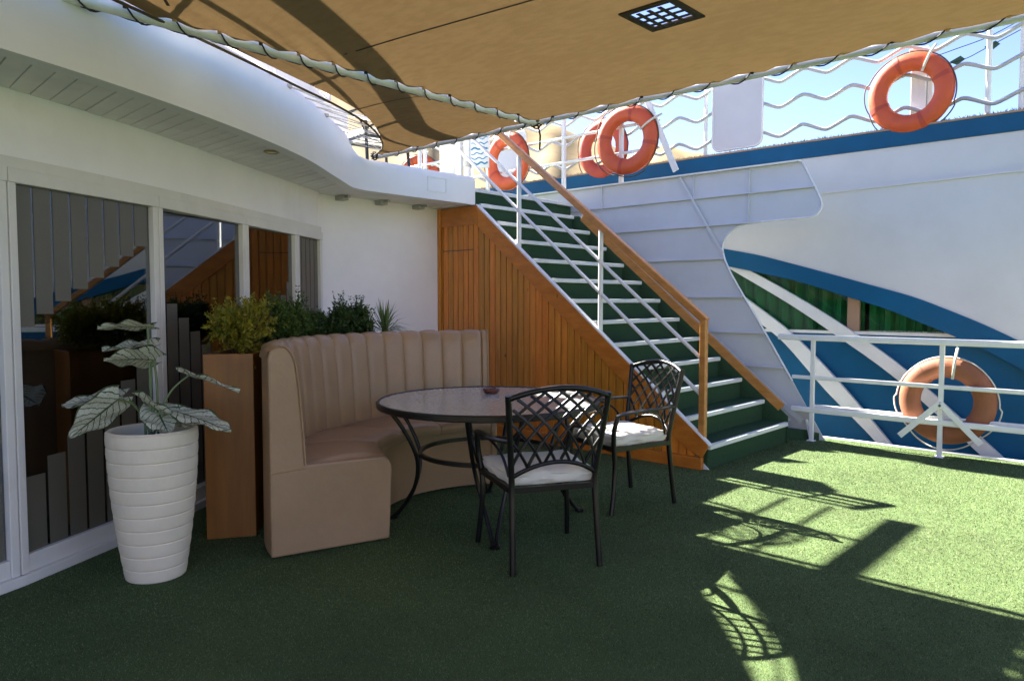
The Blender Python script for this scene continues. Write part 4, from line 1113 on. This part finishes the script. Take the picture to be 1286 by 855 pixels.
# edge rope of the curved side and zig-zag lacing to the fascia
MB().tube([V((p.x, p.y - 0.002, CZ - 0.012)) for p in CEDGE], 0.007, 6).build('edge_rope', 'rope_brown', can, smooth=60)
ce = resample([p for p in CEDGE if p.x > -0.8], 0.14); pts = []
ftop = [V((p.x, p.y, 0)) for p in fpath]
for k, p in enumerate(ce):
    i = min(range(len(ce) - 1), key=lambda q: abs(q - k)); t = (ce[min(i + 1, len(ce) - 1)] - ce[max(i - 1, 0)]).normalized(); nl = V((-t.y, t.x, 0))
    q = min(resample(ftop, 0.03), key=lambda w: (w - (p + nl * 0.25 + t * 0.03)).length) if k % 2 else None
    pts.append((p.x, p.y, CZ - 0.012) if q is None else (q.x, q.y + 0.004, fascia_top(q) - 0.03))
MB().tube(pts, 0.0036, 5).build('zigzag_lacing', 'rope_white', can)
for k in range(1, len(pts), 6):
    p = V(pts[k]); MB().box((p.x - 0.02, p.y - 0.012, p.z - 0.012), (p.x + 0.02, p.y + 0.03, p.z + 0.014)).build('lacing_cleat', 'bracket_grey', can, bevel=0.003)
# knots and dangling ends
for (c, r) in (((CXE, CYP, CZ - 0.005), 0.042), ((CXE - 0.03, 5.36, CZ - 0.0), 0.035)):
    mm = MB()
    for k in range(4):
        a = k * 0.9; mm.tube([V(c) + V((r * math.cos(q) * math.cos(a), r * math.sin(q), r * math.cos(q) * math.sin(a))) for q in np.linspace(0, 2 * math.pi, 13)[:-1]], 0.006, 5, closed=True)
    mm.build('knot', 'rope_dark', can, smooth=60)
MB().tube([(CXE, CYP - 0.02, CZ - 0.03), (CXE + 0.01, CYP - 0.03, CZ - 0.10), (CXE + 0.004, CYP - 0.03, CZ - 0.2)], 0.007, 6).build('cord_end', 'rope_dark', can, smooth=60)

# ================================================================== SOFA
SC = V((3.30, 3.10, 0)); A0, A1 = 163.5, 52.0
sofa = thing('curved_sofa', 'curved tan leather banquette with channelled back around the round table', 'sofa', (2.3, 3.6, 0))
def pol(r, adeg, z): return (SC.x + r * math.cos(R(adeg)), SC.y + r * math.sin(R(adeg)), z)
# base / seat block as swept profile
def sweep(prof, a0, a1, n, name, material, parent, smooth=40, caps=True, closed=True):
    mm = MB(); rows = []
    pr = prof + [prof[0]] if closed else prof
    for i in range(n + 1):
        a = a0 + (a1 - a0) * i / n; rows.append([pol(r, a, z) for r, z in pr])
    mm.grid(rows)
    if caps:
        mm.f.append(tuple(range(len(prof)))); k = n * len(pr); mm.f.append(tuple(k + j for j in range(len(prof))))
    return mm.build(name, material, parent, smooth=smooth)
ROUT, RSEAT, RIN = 1.435, 1.28, 0.775
sweep([(ROUT - 0.02, 0.015), (RIN + 0.02, 0.015), (RIN + 0.008, 0.40), (ROUT - 0.02, 0.40)], A0, A1, 40, 'base', 'leather', sofa)
segs = 4
for s in range(segs):
    a0 = A0 + (A1 - A0) * s / segs - (0.0 if s == 0 else 0.12); a1 = A0 + (A1 - A0) * (s + 1) / segs + (0.0 if s == segs - 1 else 0.12)
    mm = MB(); rows = []; n = 14
    for i in range(n + 1):
        t = i / n; a = a0 + (a1 - a0) * t; e = min(t, 1 - t); dz = -0.012 * max(0, 1 - e / 0.06) ** 2 + 0.012 * math.sin(math.pi * t)
        pr = [(RIN + 0.006, 0.402), (RIN - 0.004, 0.44), (RIN + 0.004, 0.468), (RIN + 0.03, 0.484), (RIN + 0.10, 0.492), (RIN + 0.24, 0.495), (RSEAT, 0.478), (ROUT - 0.06, 0.47), (ROUT - 0.06, 0.402)]
        rows.append([pol(r, a, z + (dz if z > 0.45 else 0)) for r, z in pr + [pr[0]]])
    mm.grid(rows); mm.f.append(tuple(range(9))); k = n * 10; mm.f.append(tuple(k + j for j in range(9)))
    mm.build('seat', 'leather', sofa, smooth=50)
# backrest channels
back = bpy.data.objects.new('backrest', None); COL.objects.link(back); put(back, sofa); WORLD_OF[back.name] = None
NCH = 16; ZT = 1.105
def back_prof():
    # (inner radius, z) from the seat to the crown, then down the outer side
    return [(1.268, 0.475), (1.271, 0.55), (1.280, 0.68), (1.290, 0.82), (1.302, 0.95), (1.314, 1.03), (1.330, 1.075), (1.357, ZT - 0.006), (1.39, ZT), (1.425, ZT - 0.02), (1.437, ZT - 0.06)]
for c in range(NCH):
    a0 = A0 + (A1 - A0) * c / NCH; a1 = A0 + (A1 - A0) * (c + 1) / NCH; mm = MB(); rows = []; n = 12
    for i in range(n + 1):
        t = 0.5 - 0.5 * math.cos(math.pi * i / n); a = a0 + (a1 - a0) * t; bulge = 0.019 * (1 - abs(2 * t - 1) ** 5)
        row = []
        for k, (r, z) in enumerate(back_prof()):
            w = 1.0 if k < 6 else max(0, 1 - (k - 5) * 0.22)
            row.append(pol(r - bulge * w + 0.008, a, z + (0.012 * (1 - abs(2 * t - 1) ** 2.6) if 6 <= k <= 9 else 0)))
        rows.append(row)
    mm.grid(rows).build('back_channel', 'leather', back, smooth=65, fix=False)
sweep([(1.437, 0.015), (1.29, 0.40), (1.295, 0.55), (1.31, 0.82), (1.335, 1.0), (1.365, ZT - 0.035), (1.41, ZT - 0.03), (1.433, ZT - 0.07)], A0 - 0.15, A1 + 0.15, 40, 'back_shell', 'leather', sofa)
# end faces with piping
for a, sgn in ((A0, 1), (A1, -1)):
    mm = MB()
    poly = [pol(r, a + 0.02 * sgn, z) for r, z in [(1.44, 0.012), (RIN + 0.015, 0.012), (RIN - 0.003, 0.40), (RIN + 0.002, 0.435), (RIN + 0.018, 0.463), (RIN + 0.045, 0.480), (1.258, 0.482), (1.262, 0.55), (1.27, 0.68), (1.28, 0.82), (1.292, 0.95), (1.304, 1.03), (1.322, 1.075), (1.352, ZT + 0.004), (1.39, ZT + 0.008), (1.43, ZT - 0.015), (1.442, ZT - 0.06)]]
    d = V((-math.sin(R(a)), math.cos(R(a)), 0)) * (0.045 * sgn)
    mm.prism(poly, d)
    e = mm.build('end_panel', 'leather', sofa, bevel=0.012)
    pp = [V(q) + d * 1.0 for q in (poly[6:15])]
    MB().tube(catmull([tuple(q) for q in pp], 3), 0.006, 6).build('piping', 'leather', e, smooth=60)
    MB().tube([V(pol(1.44, a, 0.455)) + d * 1.04, V(pol(1.258, a, 0.465)) + d * 1.04], 0.004, 5).build('piping', 'leather', e, smooth=60)

# ================================================================== PLANTER + SHRUBS
plr = thing('planter_box', 'tall brown wooden planter curving behind the sofa back', 'planter', (1.95, 3.97, 0))
PA0, PA1, PR0, PR1, PZ = 146.3, 62.0, 1.485, 1.745, 1.045
NPP = 8
for i in range(NPP):
    a0 = PA0 + (PA1 - PA0) * i / NPP; a1 = PA0 + (PA1 - PA0) * (i + 1) / NPP + 0.12
    for r, w in ((PR0, 0.018), (PR1 - 0.018, 0.018)):
        MB().prism([pol(r, a0, 0.0), pol(r, a1, 0.0), pol(r + w, a1, 0.0), pol(r + w, a0, 0.0)], (0, 0, PZ)).build('side_board', 'planter_wood', plr, bevel=0.002)
for a, sg_ in ((PA0, 0.9), (PA1, -0.9)):
    MB().prism([pol(PR0 - 0.003, a, 0), pol(PR1 + 0.003, a, 0), pol(PR1 + 0.003, a + sg_, 0), pol(PR0 - 0.003, a + sg_, 0)], (0, 0, PZ + 0.004)).build('end_board', 'planter_wood', plr, bevel=0.003)
sweep([(PR0 + 0.02, 0.9), (PR1 - 0.02, 0.9), (PR1 - 0.02, PZ - 0.05), (PR0 + 0.02, PZ - 0.05)], PA0 - 0.3, PA1 + 0.3, 12, 'soil', 'soil', plr)

def tinted(mm, name, material, parent, tints):
    o = mm.build(name, material, parent, fix=False)
    at = o.data.attributes.new('tint', 'FLOAT', 'POINT'); at.data.foreach_set('value', np.array(tints, dtype=np.float32)); return o
def shrub(name, label, base, rx, h, material, nspray, seed, leaf=0.016, hx=None):
    rd = random.Random(seed); t = thing(name, label, 'shrub', base, group='shrubs in the planter behind the sofa')
    base = V(base); mm = MB(); tints = []; st = MB()
    rad = (V((base.x, base.y, 0)) - SC).normalized(); tan = V((-rad.y, rad.x, 0))
    lob = [(V((rd.uniform(-0.75, 0.75), rd.uniform(-0.6, 0.6), rd.uniform(0.35, 0.9))), rd.uniform(0.28, 0.5)) for _ in range(11)]
    for q, s in lob[:7]:
        e = base + tan * (q.x * rx * 0.7) + rad * (q.y * rx * 0.6) + V((0, 0, q.z * h * 0.8))
        st.tube([base + V((0, 0, -0.06)), base.lerp(e, 0.5) + V((rd.uniform(-.02, .02), rd.uniform(-.02, .02), 0.02)), e], [0.009, 0.006, 0.003], 5)
    for i in range(nspray // 16):
        q, s = rd.choice(lob)
        d = V((rd.gauss(0, 1), rd.gauss(0, 1), rd.gauss(0.55, 0.8))).normalized()
        a0_ = base + tan * (q.x * 0.62 * rx) + rad * (q.y * 0.6 * min(rx, 0.24)) + V((0, 0, q.z * 0.62 * h))
        L0 = s * rd.uniform(0.55, 1.25)
        tip = a0_ + tan * (d.x * L0 * rx) + rad * (d.y * L0 * min(rx, 0.24)) + V((0, 0, d.z * L0 * h * 0.85))
        clump = 0.5 + 0.5 * noise.noise(a0_ * 8.0 + V((seed, 0, 0)))
        ax = (tip - a0_).normalized(); sid = ax.cross(V((rd.gauss(0, 1), rd.gauss(0, 1), 0.3))).normalized()
        nl = 9
        for k in range(nl * 2):
            f = 0.15 + 0.85 * (k // 2) / (nl - 1); side = 1 if k % 2 else -1
            b_ = a0_.lerp(tip, f)
            if b_.z < base.z - 0.03: continue
            dd = (ax * 0.7 + sid * side * rd.uniform(0.5, 1.1) + V((rd.gauss(0, .25), rd.gauss(0, .25), rd.gauss(0.1, .25)))).normalized()
            L = leaf * rd.uniform(0.7, 1.4) * (1.15 - 0.5 * f); s_ = dd.cross(V((rd.gauss(0, 1), rd.gauss(0, 1), rd.gauss(0, 1)))).normalized() * L * 0.27
            mm.add([b_, b_ + dd * L * 0.5 + s_, b_ + dd * L * 1.15, b_ + dd * L * 0.5 - s_], [(0, 1, 2, 3)])
            tv = min(1, max(0, clump * 0.7 + 0.3 * f + rd.uniform(-0.3, 0.25))); tints += [tv] * 4
    tinted(mm, 'foliage', material, t, tints); st.build('stem', 'soil', t, fix=False)
    return t
rm = (PR0 + PR1) / 2
zb = PZ - 0.04
def pp(a): q = pol(rm, a, zb); return (q[0], q[1], q[2])
shrub('shrub', 'yellow green bushy shrub at the end of the planter', pp(136), 0.52, 0.42, 'leaf_yellow', 9000, 3, 0.027)
shrub('shrub', 'dense green shrub between the yellow shrub and the darker hedge', pp(115), 0.36, 0.43, 'leaf_green', 7000, 5, 0.027)
shrub('shrub', 'low dark green shrub behind the middle of the sofa back', pp(101), 0.34, 0.36, 'leaf_dark', 6000, 8, 0.027)
shrub('shrub', 'dark green shrub next to the spiky palm plant', pp(90), 0.25, 0.42, 'leaf_dark', 4800, 13, 0.027)
# spiky palm-like plant
pb_ = V(pp(78.5)); t = thing('spiky_plant', 'spiky palm-like plant with narrow leaves at the far end of the planter', 'plant', tuple(pb_)); rd = random.Random(4)
mm = MB(); tints = []
for stem in range(3):
    cb = pb_ + V((rd.uniform(-.12, .12), rd.uniform(-.05, .05), 0.07 + rd.uniform(0, 0.06)))
    MB().tube([(cb.x, cb.y, pb_.z - 0.06), tuple(cb)], 0.008, 6).build('stem', 'stem_green', t)
    for i in range(34):
        a = rd.uniform(0, 2 * math.pi); el = rd.uniform(0.15, 1.45); L = rd.uniform(0.18, 0.30)
        d = V((math.cos(a) * math.cos(el), math.sin(a) * math.cos(el), math.sin(el))); s = d.cross(V((0, 0, 1))).normalized() * 0.006
        p0 = cb; p1 = cb + d * L * 0.55; p2 = cb + d * L + V((0, 0, -L * 0.28 * math.cos(el)))
        mm.add([p0 - s * .5, p0 + s * .5, p1 + s, p1 - s, p2], [(0, 1, 2, 3), (3, 2, 4)]); tints += [rd.uniform(0, 1)] * 5
tinted(mm, 'foliage', 'leaf_palm', t, tints)

# ================================================================== POT + CALADIUM
pc_ = onz(189, 727, 0); pc_ = V((pc_.x + 0.045, pc_.y + 0.045, 0))
pot = thing('plant_pot', 'tall cream ribbed plant pot in front of the glass door', 'pot', tuple(pc_))
HP = 0.72; NB = 11
prof = []
for k in range(NB):
    z0 = HP * k / NB; z1 = HP * (k + 1) / NB
    for (u, dr) in ((0.0, -0.0025), (0.08, 0.002), (0.5, 0.0035), (0.90, 0.0015), (0.97, -0.0025)):
        z = z0 + (z1 - z0) * u; s = z / HP
        r = 0.134 + 0.070 * (1 - (1 - s) ** 1.75)
        prof.append((r + dr, z))
rt_ = prof[-1][0]
prof += [(rt_ + 0.004, HP), (rt_ - 0.006, HP + 0.008), (rt_ - 0.02, HP + 0.004), (rt_ - 0.028, HP - 0.06), (rt_ - 0.03, HP - 0.061)]
MB().lathe(prof, 56, (pc_.x, pc_.y, 0.0), cap=True).build('body', 'pot_cream', pot, smooth=32)
MB().lathe([(rt_ - 0.03, HP - 0.059), (0.02, HP - 0.045)], 32, (pc_.x, pc_.y, 0), cap=True).build('soil', 'soil', pot, smooth=60)
cal = thing('caladium', 'caladium with large pale veined leaves growing in the cream pot', 'plant', (pc_.x, pc_.y, HP - 0.05))
DP = (pc_ - _C).dot(_fw)
def cleaf(bpx, tpx, db, dt, width, roll, droop=0.05, seed=0):
    B = ond(*bpx, DP + db); T = ond(*tpx, DP + dt); ax = T - B; L = ax.length; ax.normalize()
    ref = V((0, 0, 1)); s = ax.cross(ref); s = s.normalized() if s.length > 0.05 else _rt.copy()
    nrm = s.cross(ax).normalized(); q = Matrix.Rotation(roll, 3, ax); s = q @ s; nrm = q @ nrm
    width *= 1.25; nv, nu = 18, 6; mm = MB(); uvs = []; P = []
    for i in range(nv + 1):
        v = i / nv; w = width * (math.sin(math.pi * min(1, (v * 0.93 + 0.07)) ** 0.72)) ** 0.8 if v < 1 else 0.0
        row = []
        for j in range(-nu, nu + 1):
            u = j / nu; lob = 0.17 * L * abs(u) ** 1.3 * (1 - v) ** 3
            p = B + ax * (v * L * 1.0 - lob) + s * (u * w) + nrm * (0.10 * width * abs(u) ** 1.5 * (1 + 0.0) + 0.012 * math.sin(v * 14 + u * 5 + seed) * abs(u)) - V((0, 0, droop * v * v))
            row.append(p); uvs.append((u, v, 0))
        P.append(row)
    mm.grid(P); o = mm.build('leaf', 'caladium_leaf', cal, smooth=80, fix=False)
    at = o.data.attributes.new('leafuv', 'FLOAT_VECTOR', 'POINT'); at.data.foreach_set('vector', np.array(uvs, dtype=np.float32).reshape(-1))
    foot = V((pc_.x + random.uniform(-.04, .04), pc_.y + random.uniform(-.04, .04), HP - 0.05))
    M = foot.lerp(B, 0.55) + V((0, 0, 0.05))
    MB().tube(catmull([tuple(foot), tuple(M), tuple(B + ax * 0.01)], 5), [0.0055] * 11, 6).build('stem', 'stem_green', cal, smooth=60)
cleaf((188, 411), (122, 408), 0.02, -0.05, 0.075, 0.25, 0.02, 1)
cleaf((192, 432), (128, 436), 0.04, -0.06, 0.085, -0.1, 0.02, 2)
cleaf((196, 452), (130, 448), -0.02, -0.14, 0.10, 0.5, 0.02, 3)
cleaf((152, 497), (78, 506), 0.05, 0.02, 0.085, -0.3, 0.02, 4)
cleaf((150, 500), (88, 550), -0.04, -0.12, 0.085, 0.9, 0.0, 5)
cleaf((180, 505), (232, 532), 0.02, -0.05, 0.095, -0.7, 0.02, 6)
cleaf((222, 517), (290, 535), -0.05, -0.12, 0.08, 0.1, 0.03, 7)
cleaf((236, 470), (300, 488), 0.0, -0.06, 0.075, -0.35, 0.02, 8)
cleaf((196, 512), (212, 545), 0.0, -0.16, 0.075, 0.2, 0.0, 9)

# ================================================================== TABLE
TC = V((3.225, 3.19, 0)); TR, TZ = 0.685, 0.735
tab = thing('round_table', 'round grey glass topped table with bowed black metal legs', 'table', tuple(TC))
MB().lathe([(TR - 0.035, TZ - 0.012), (TR - 0.018, TZ - 0.012), (TR - 0.018, TZ + 0.002), (0.01, TZ + 0.002)][::1], 72, tuple(TC)).build('top', 'table_glass', tab)
mm = MB(); P = []
for i in range(72):
    a = 2 * math.pi * i / 72; row = []
    for (r, z) in ((TR - 0.02, TZ + 0.006), (TR - 0.008, TZ + 0.007), (TR, TZ), (TR, TZ - 0.026), (TR - 0.006, TZ - 0.032), (TR - 0.03, TZ - 0.032), (TR - 0.03, TZ - 0.014), (TR - 0.02, TZ + 0.006)):
        row.append((TC.x + r * math.cos(a), TC.y + r * math.sin(a), z))
    P.append(row)
mm.grid(P, wrapu=True); mm.build('rim', 'dark_metal', tab, smooth=40)
for q in (135, 228, 325, 45):
    a = R(q); er = V((math.cos(a), math.sin(a), 0)); et = V((-er.y, er.x, 0))
    lg = bpy.data.objects.new('leg', None); COL.objects.link(lg); put(lg, tab); WORLD_OF[lg.name] = None
    for s in (-1, 1):
        pts = [TC + er * 0.60 + et * 0.15 * s + V((0, 0, TZ - 0.03)), TC + er * 0.50 + et * 0.13 * s + V((0, 0, 0.56)), TC + er * 0.43 + et * 0.10 * s + V((0, 0, 0.38)), TC + er * 0.455 + et * 0.055 * s + V((0, 0, 0.2)), TC + er * 0.54 + et * 0.018 * s + V((0, 0, 0.06)), TC + er * 0.59 + et * 0.012 * s + V((0, 0, 0.012))]
        MB().tube(catmull([tuple(p) for p in pts], 6), 0.0125, 8).build('rod', 'dark_metal', lg, smooth=60)
    MB().lathe([(0.03, 0.0), (0.03, 0.014), (0.018, 0.02)], 12, tuple(TC + er * 0.592)).build('foot', 'dark_metal', lg, smooth=50)
mm = MB(); P = []
for i in range(40):
    a = 2 * math.pi * i / 40; P.append([(TC.x + r * math.cos(a), TC.y + r * math.sin(a), z) for r, z in ((0.43, 0.405), (0.43, 0.43), (0.412, 0.43), (0.412, 0.405), (0.43, 0.405))])
mm.grid(P, wrapu=True); mm.build('ring_brace', 'dark_metal', tab, smooth=40)
at_p = onz(617, 494, TZ)
ash = MB().lathe([(0.045, 0.0), (0.056, 0.012), (0.058, 0.03), (0.052, 0.036), (0.043, 0.03), (0.04, 0.012), (0.01, 0.009)], 28, (0, 0, 0)).build('ashtray', 'ashtray', None, smooth=40)
ash.location = (at_p.x, at_p.y, TZ + 0.003); tag(ash, 'small round dark red ashtray on the glass table', 'ashtray')

# ================================================================== CHAIRS
def make_chair():
    t = thing('lattice_chair', '', 'chair', (0, 0, 0), local=True)
    # local frame: faces +y; back at -y
    def back_pt(u, v):
        """u -1..1 across, v 0..1 up the back panel"""
        z = 0.46 + 0.46 * v; half = 0.222 + 0.045 * v
        return V((u * half, -0.235 - 0.085 * v - 0.035 * (1 - u * u), z))
    for s in (-1, 1):
        pts = [(s * 0.232, -0.285, 0.0), (s * 0.226, -0.262, 0.2), (s * 0.222, -0.238, 0.42), tuple(back_pt(s, 0.15)), tuple(back_pt(s, 0.5)), tuple(back_pt(s * 1.0, 0.94))]
        mmx = MB(); mmx.tube(catmull(pts, 4), 0.0165, 8); mmx.build('back_leg', 'dark_metal', t, smooth=60)
        pts = [(s * 0.268, 0.262, 0.0), (s * 0.258, 0.238, 0.14), (s * 0.248, 0.222, 0.30), (s * 0.252, 0.235, 0.42), (s * 0.268, 0.245, 0.53), (s * 0.278, 0.225, 0.62)]
        mmx = MB(); mmx.tube(catmull(pts, 4), 0.0155, 8); mmx.build('front_leg', 'dark_metal', t, smooth=60)
        p0 = back_pt(s, 0.42)
        arm = catmull([(p0.x, p0.y, p0.z + 0.005), (s * 0.285, -0.12, 0.652), (s * 0.298, 0.05, 0.650), (s * 0.290, 0.18, 0.640), (s * 0.278, 0.24, 0.622)], 5)
        mmx = MB(); rows = []
        for k, p in enumerate(arm):
            tt = (arm[min(k + 1, len(arm) - 1)] - arm[max(k - 1, 0)]).normalized(); sd = tt.cross(V((0, 0, 1))).normalized(); w = 0.013 + 0.010 * math.sin(math.pi * min(1, k / (len(arm) - 1)))
            rows.append([p + sd * w + V((0, 0, -0.008)), p + sd * w + V((0, 0, 0.004)), p + V((0, 0, 0.011)), p - sd * w + V((0, 0, 0.004)), p - sd * w + V((0, 0, -0.008)), p + sd * w + V((0, 0, -0.008))])
        mmx.grid(rows); mmx.f.append((0, 1, 2, 3, 4)); kk = (len(arm) - 1) * 6; mmx.f.append(tuple(kk + j for j in range(5)))
        mmx.build('armrest', 'dark_metal', t, smooth=50)
        # curled bracket under the arm near the back
        q0 = V((s * 0.226, -0.20, 0.47)); q2 = V((s * 0.288, -0.02, 0.64))
        MB().tube(catmull([tuple(q0), (s * 0.245, -0.165, 0.56), (s * 0.27, -0.10, 0.618), tuple(q2)], 4), 0.008, 6).build('arm_bracket', 'dark_metal', t, smooth=60)
    # seat frame
    fr_ = MB()
    c = [(-0.225, -0.235, 0.41), (0.225, -0.235, 0.41), (0.252, 0.232, 0.41), (-0.252, 0.232, 0.41)]
    for i in range(4): fr_.bar(c[i], c[(i + 1) % 4], 0.024, 0.028)
    for k in range(1, 4):
        yy = -0.235 + 0.467 * k / 4; fr_.bar((-0.235, yy, 0.408), (0.235, yy, 0.408), 0.02, 0.008)
    fr_.build('seat_frame', 'dark_metal', t)
    bk = bpy.data.objects.new('backrest', None); COL.objects.link(bk); bk.parent = t
    vt = lambda u: 0.90 + 0.115 * (1 - u * u)
    vb = lambda u: 0.03 + 0.17 * (1 - u * u)
    MB().tube([back_pt(u, vt(u)) for u in np.linspace(-1, 1, 21)], 0.0145, 8).build('top_rail', 'dark_metal', bk, smooth=60)
    MB().tube([back_pt(u, vb(u)) for u in np.linspace(-1, 1, 21)], 0.0115, 8).build('lower_rail', 'dark_metal', bk, smooth=60)
    for s in (-1, 1):
        for u0 in (-1.75, -1.42, -1.09, -0.76, -0.43, -0.10, 0.23, 0.56):
            pts = []
            for k in range(29):
                v = k / 28 * 1.05; u = s * (u0 + 0.55 * v + 0.95 * v * v)
                if abs(u) <= 1.0 and vb(u) <= v <= vt(u): pts.append(back_pt(u, v))
            if len(pts) > 2: MB().tube(pts, 0.0085, 6).build('lattice_bar', 'dark_metal', bk, smooth=60)
    return t
chair0 = make_chair()
def place_chair(first, c, face, label, z=0.0):
    t = chair0 if first else copy_tree(chair0)
    t.location = (c[0], c[1], z); t.rotation_euler = (0, 0, math.atan2(face[1], face[0]) - math.pi / 2); t['label'] = label; t['group'] = 'lattice back chairs'
    return t
CH1, F1 = (2.948, 2.54), (0.50, 0.866)
CH2, F2 = (4.10, 2.815), (-0.95, 0.31)
CH3, F3 = (4.50, 6.02), (0.15, 1.0)
place_chair(True, CH1, F1, 'black metal lattice chair with its back to open deck, pulled up to the table')
place_chair(False, CH2, F2, 'black metal lattice chair beside the stair side, facing the round table')
place_chair(False, CH3, F3, 'black metal lattice chair up on the upper deck behind its railing', 2.50)

def make_cushion():
    mm = MB(); n = 18; top_ = []; bot = []
    for i in range(n + 1):
        rt = []; rb = []
        for j in range(n + 1):
            u = -1 + 2 * i / n; v = -1 + 2 * j / n
            # rounded square outline, wider in front
            k = 0.14; su = math.copysign(abs(u) ** 1.0, u); x = su * (1 - k * 0.16 * v * v); y = v * (1 - k * 0.16 * u * u)
            e = max(abs(u), abs(v)); ed = (1 - e ** 6)
            wob = 0.006 * noise.noise(V((u * 2.3, v * 2.3, 5))) + 0.004 * math.sin(6 * u + 3 * v)
            px_ = x * (0.232 + 0.012 * v) + 0.004 * math.sin(9 * v); py_2 = y * 0.225
            rt.append((px_, py_2, 0.069 + 0.010 * ed ** 0.5 + wob * 0.8)); rb.append((px_ * 0.985, py_2 * 0.985, 0.0 + 0.002 * (1 - ed)))
        top_.append(rt); bot.append(rb)
    mm.grid(top_); mm.grid(bot)
    N1 = (n + 1) ** 2
    loop = [(i, 0) for i in range(n + 1)] + [(n, j) for j in range(1, n + 1)] + [(i, n) for i in range(n - 1, -1, -1)] + [(0, j) for j in range(n - 1, 0, -1)]
    # side wall with sagging folds
    rings = []
    for lev, (zz, out) in enumerate(((0.012, 0.008), (0.027, 0.015), (0.035, 0.005), (0.046, 0.013))):
        ring = []
        for q, (i, j) in enumerate(loop):
            b = V(bot[i][j]); tpt = V(top_[i][j]); p = b.lerp(tpt, zz / 0.056); d = V((p.x, p.y, 0)).normalized()
            p = p + d * (out + 0.004 * math.sin(q * 0.7 + lev * 2)); p.z += 0.004 * math.sin(q * 0.45 + lev * 1.4); ring.append(p)
        rings.append(ring)
    base = len(mm.v); m_ = len(loop)
    for ring in rings: mm.v += [tuple(p) for p in ring]
    idx = [[N1 + i * (n + 1) + j for (i, j) in loop]] + [[base + r * m_ + q for q in range(m_)] for r in range(len(rings))] + [[i * (n + 1) + j for (i, j) in loop]]
    for r in range(len(idx) - 1):
        for q in range(m_):
            mm.f.append((idx[r][q], idx[r][(q + 1) % m_], idx[r + 1][(q + 1) % m_], idx[r + 1][q]))
    return mm.build('seat_cushion', 'cushion', None, smooth=60)
cu = make_cushion()
def place_cushion(o, c, face, label, z):
    f = V((face[0], face[1], 0)).normalized()
    o.location = (c[0] + f.x * 0.012, c[1] + f.y * 0.012, z); o.rotation_euler = (0, 0, math.atan2(face[1], face[0]) - math.pi / 2)
    tag(o, label, 'cushion', 'cream seat cushions')
place_cushion(cu, CH1, F1, 'cream seat cushion on the chair whose back faces open deck', 0.424)
c2 = cu.copy(); COL.objects.link(c2); place_cushion(c2, CH2, F2, 'cream seat cushion on the chair beside the stair side', 0.424)
c3 = cu.copy(); COL.objects.link(c3); place_cushion(c3, CH3, F3, 'cream seat cushion on the chair up on the upper deck', 2.924)
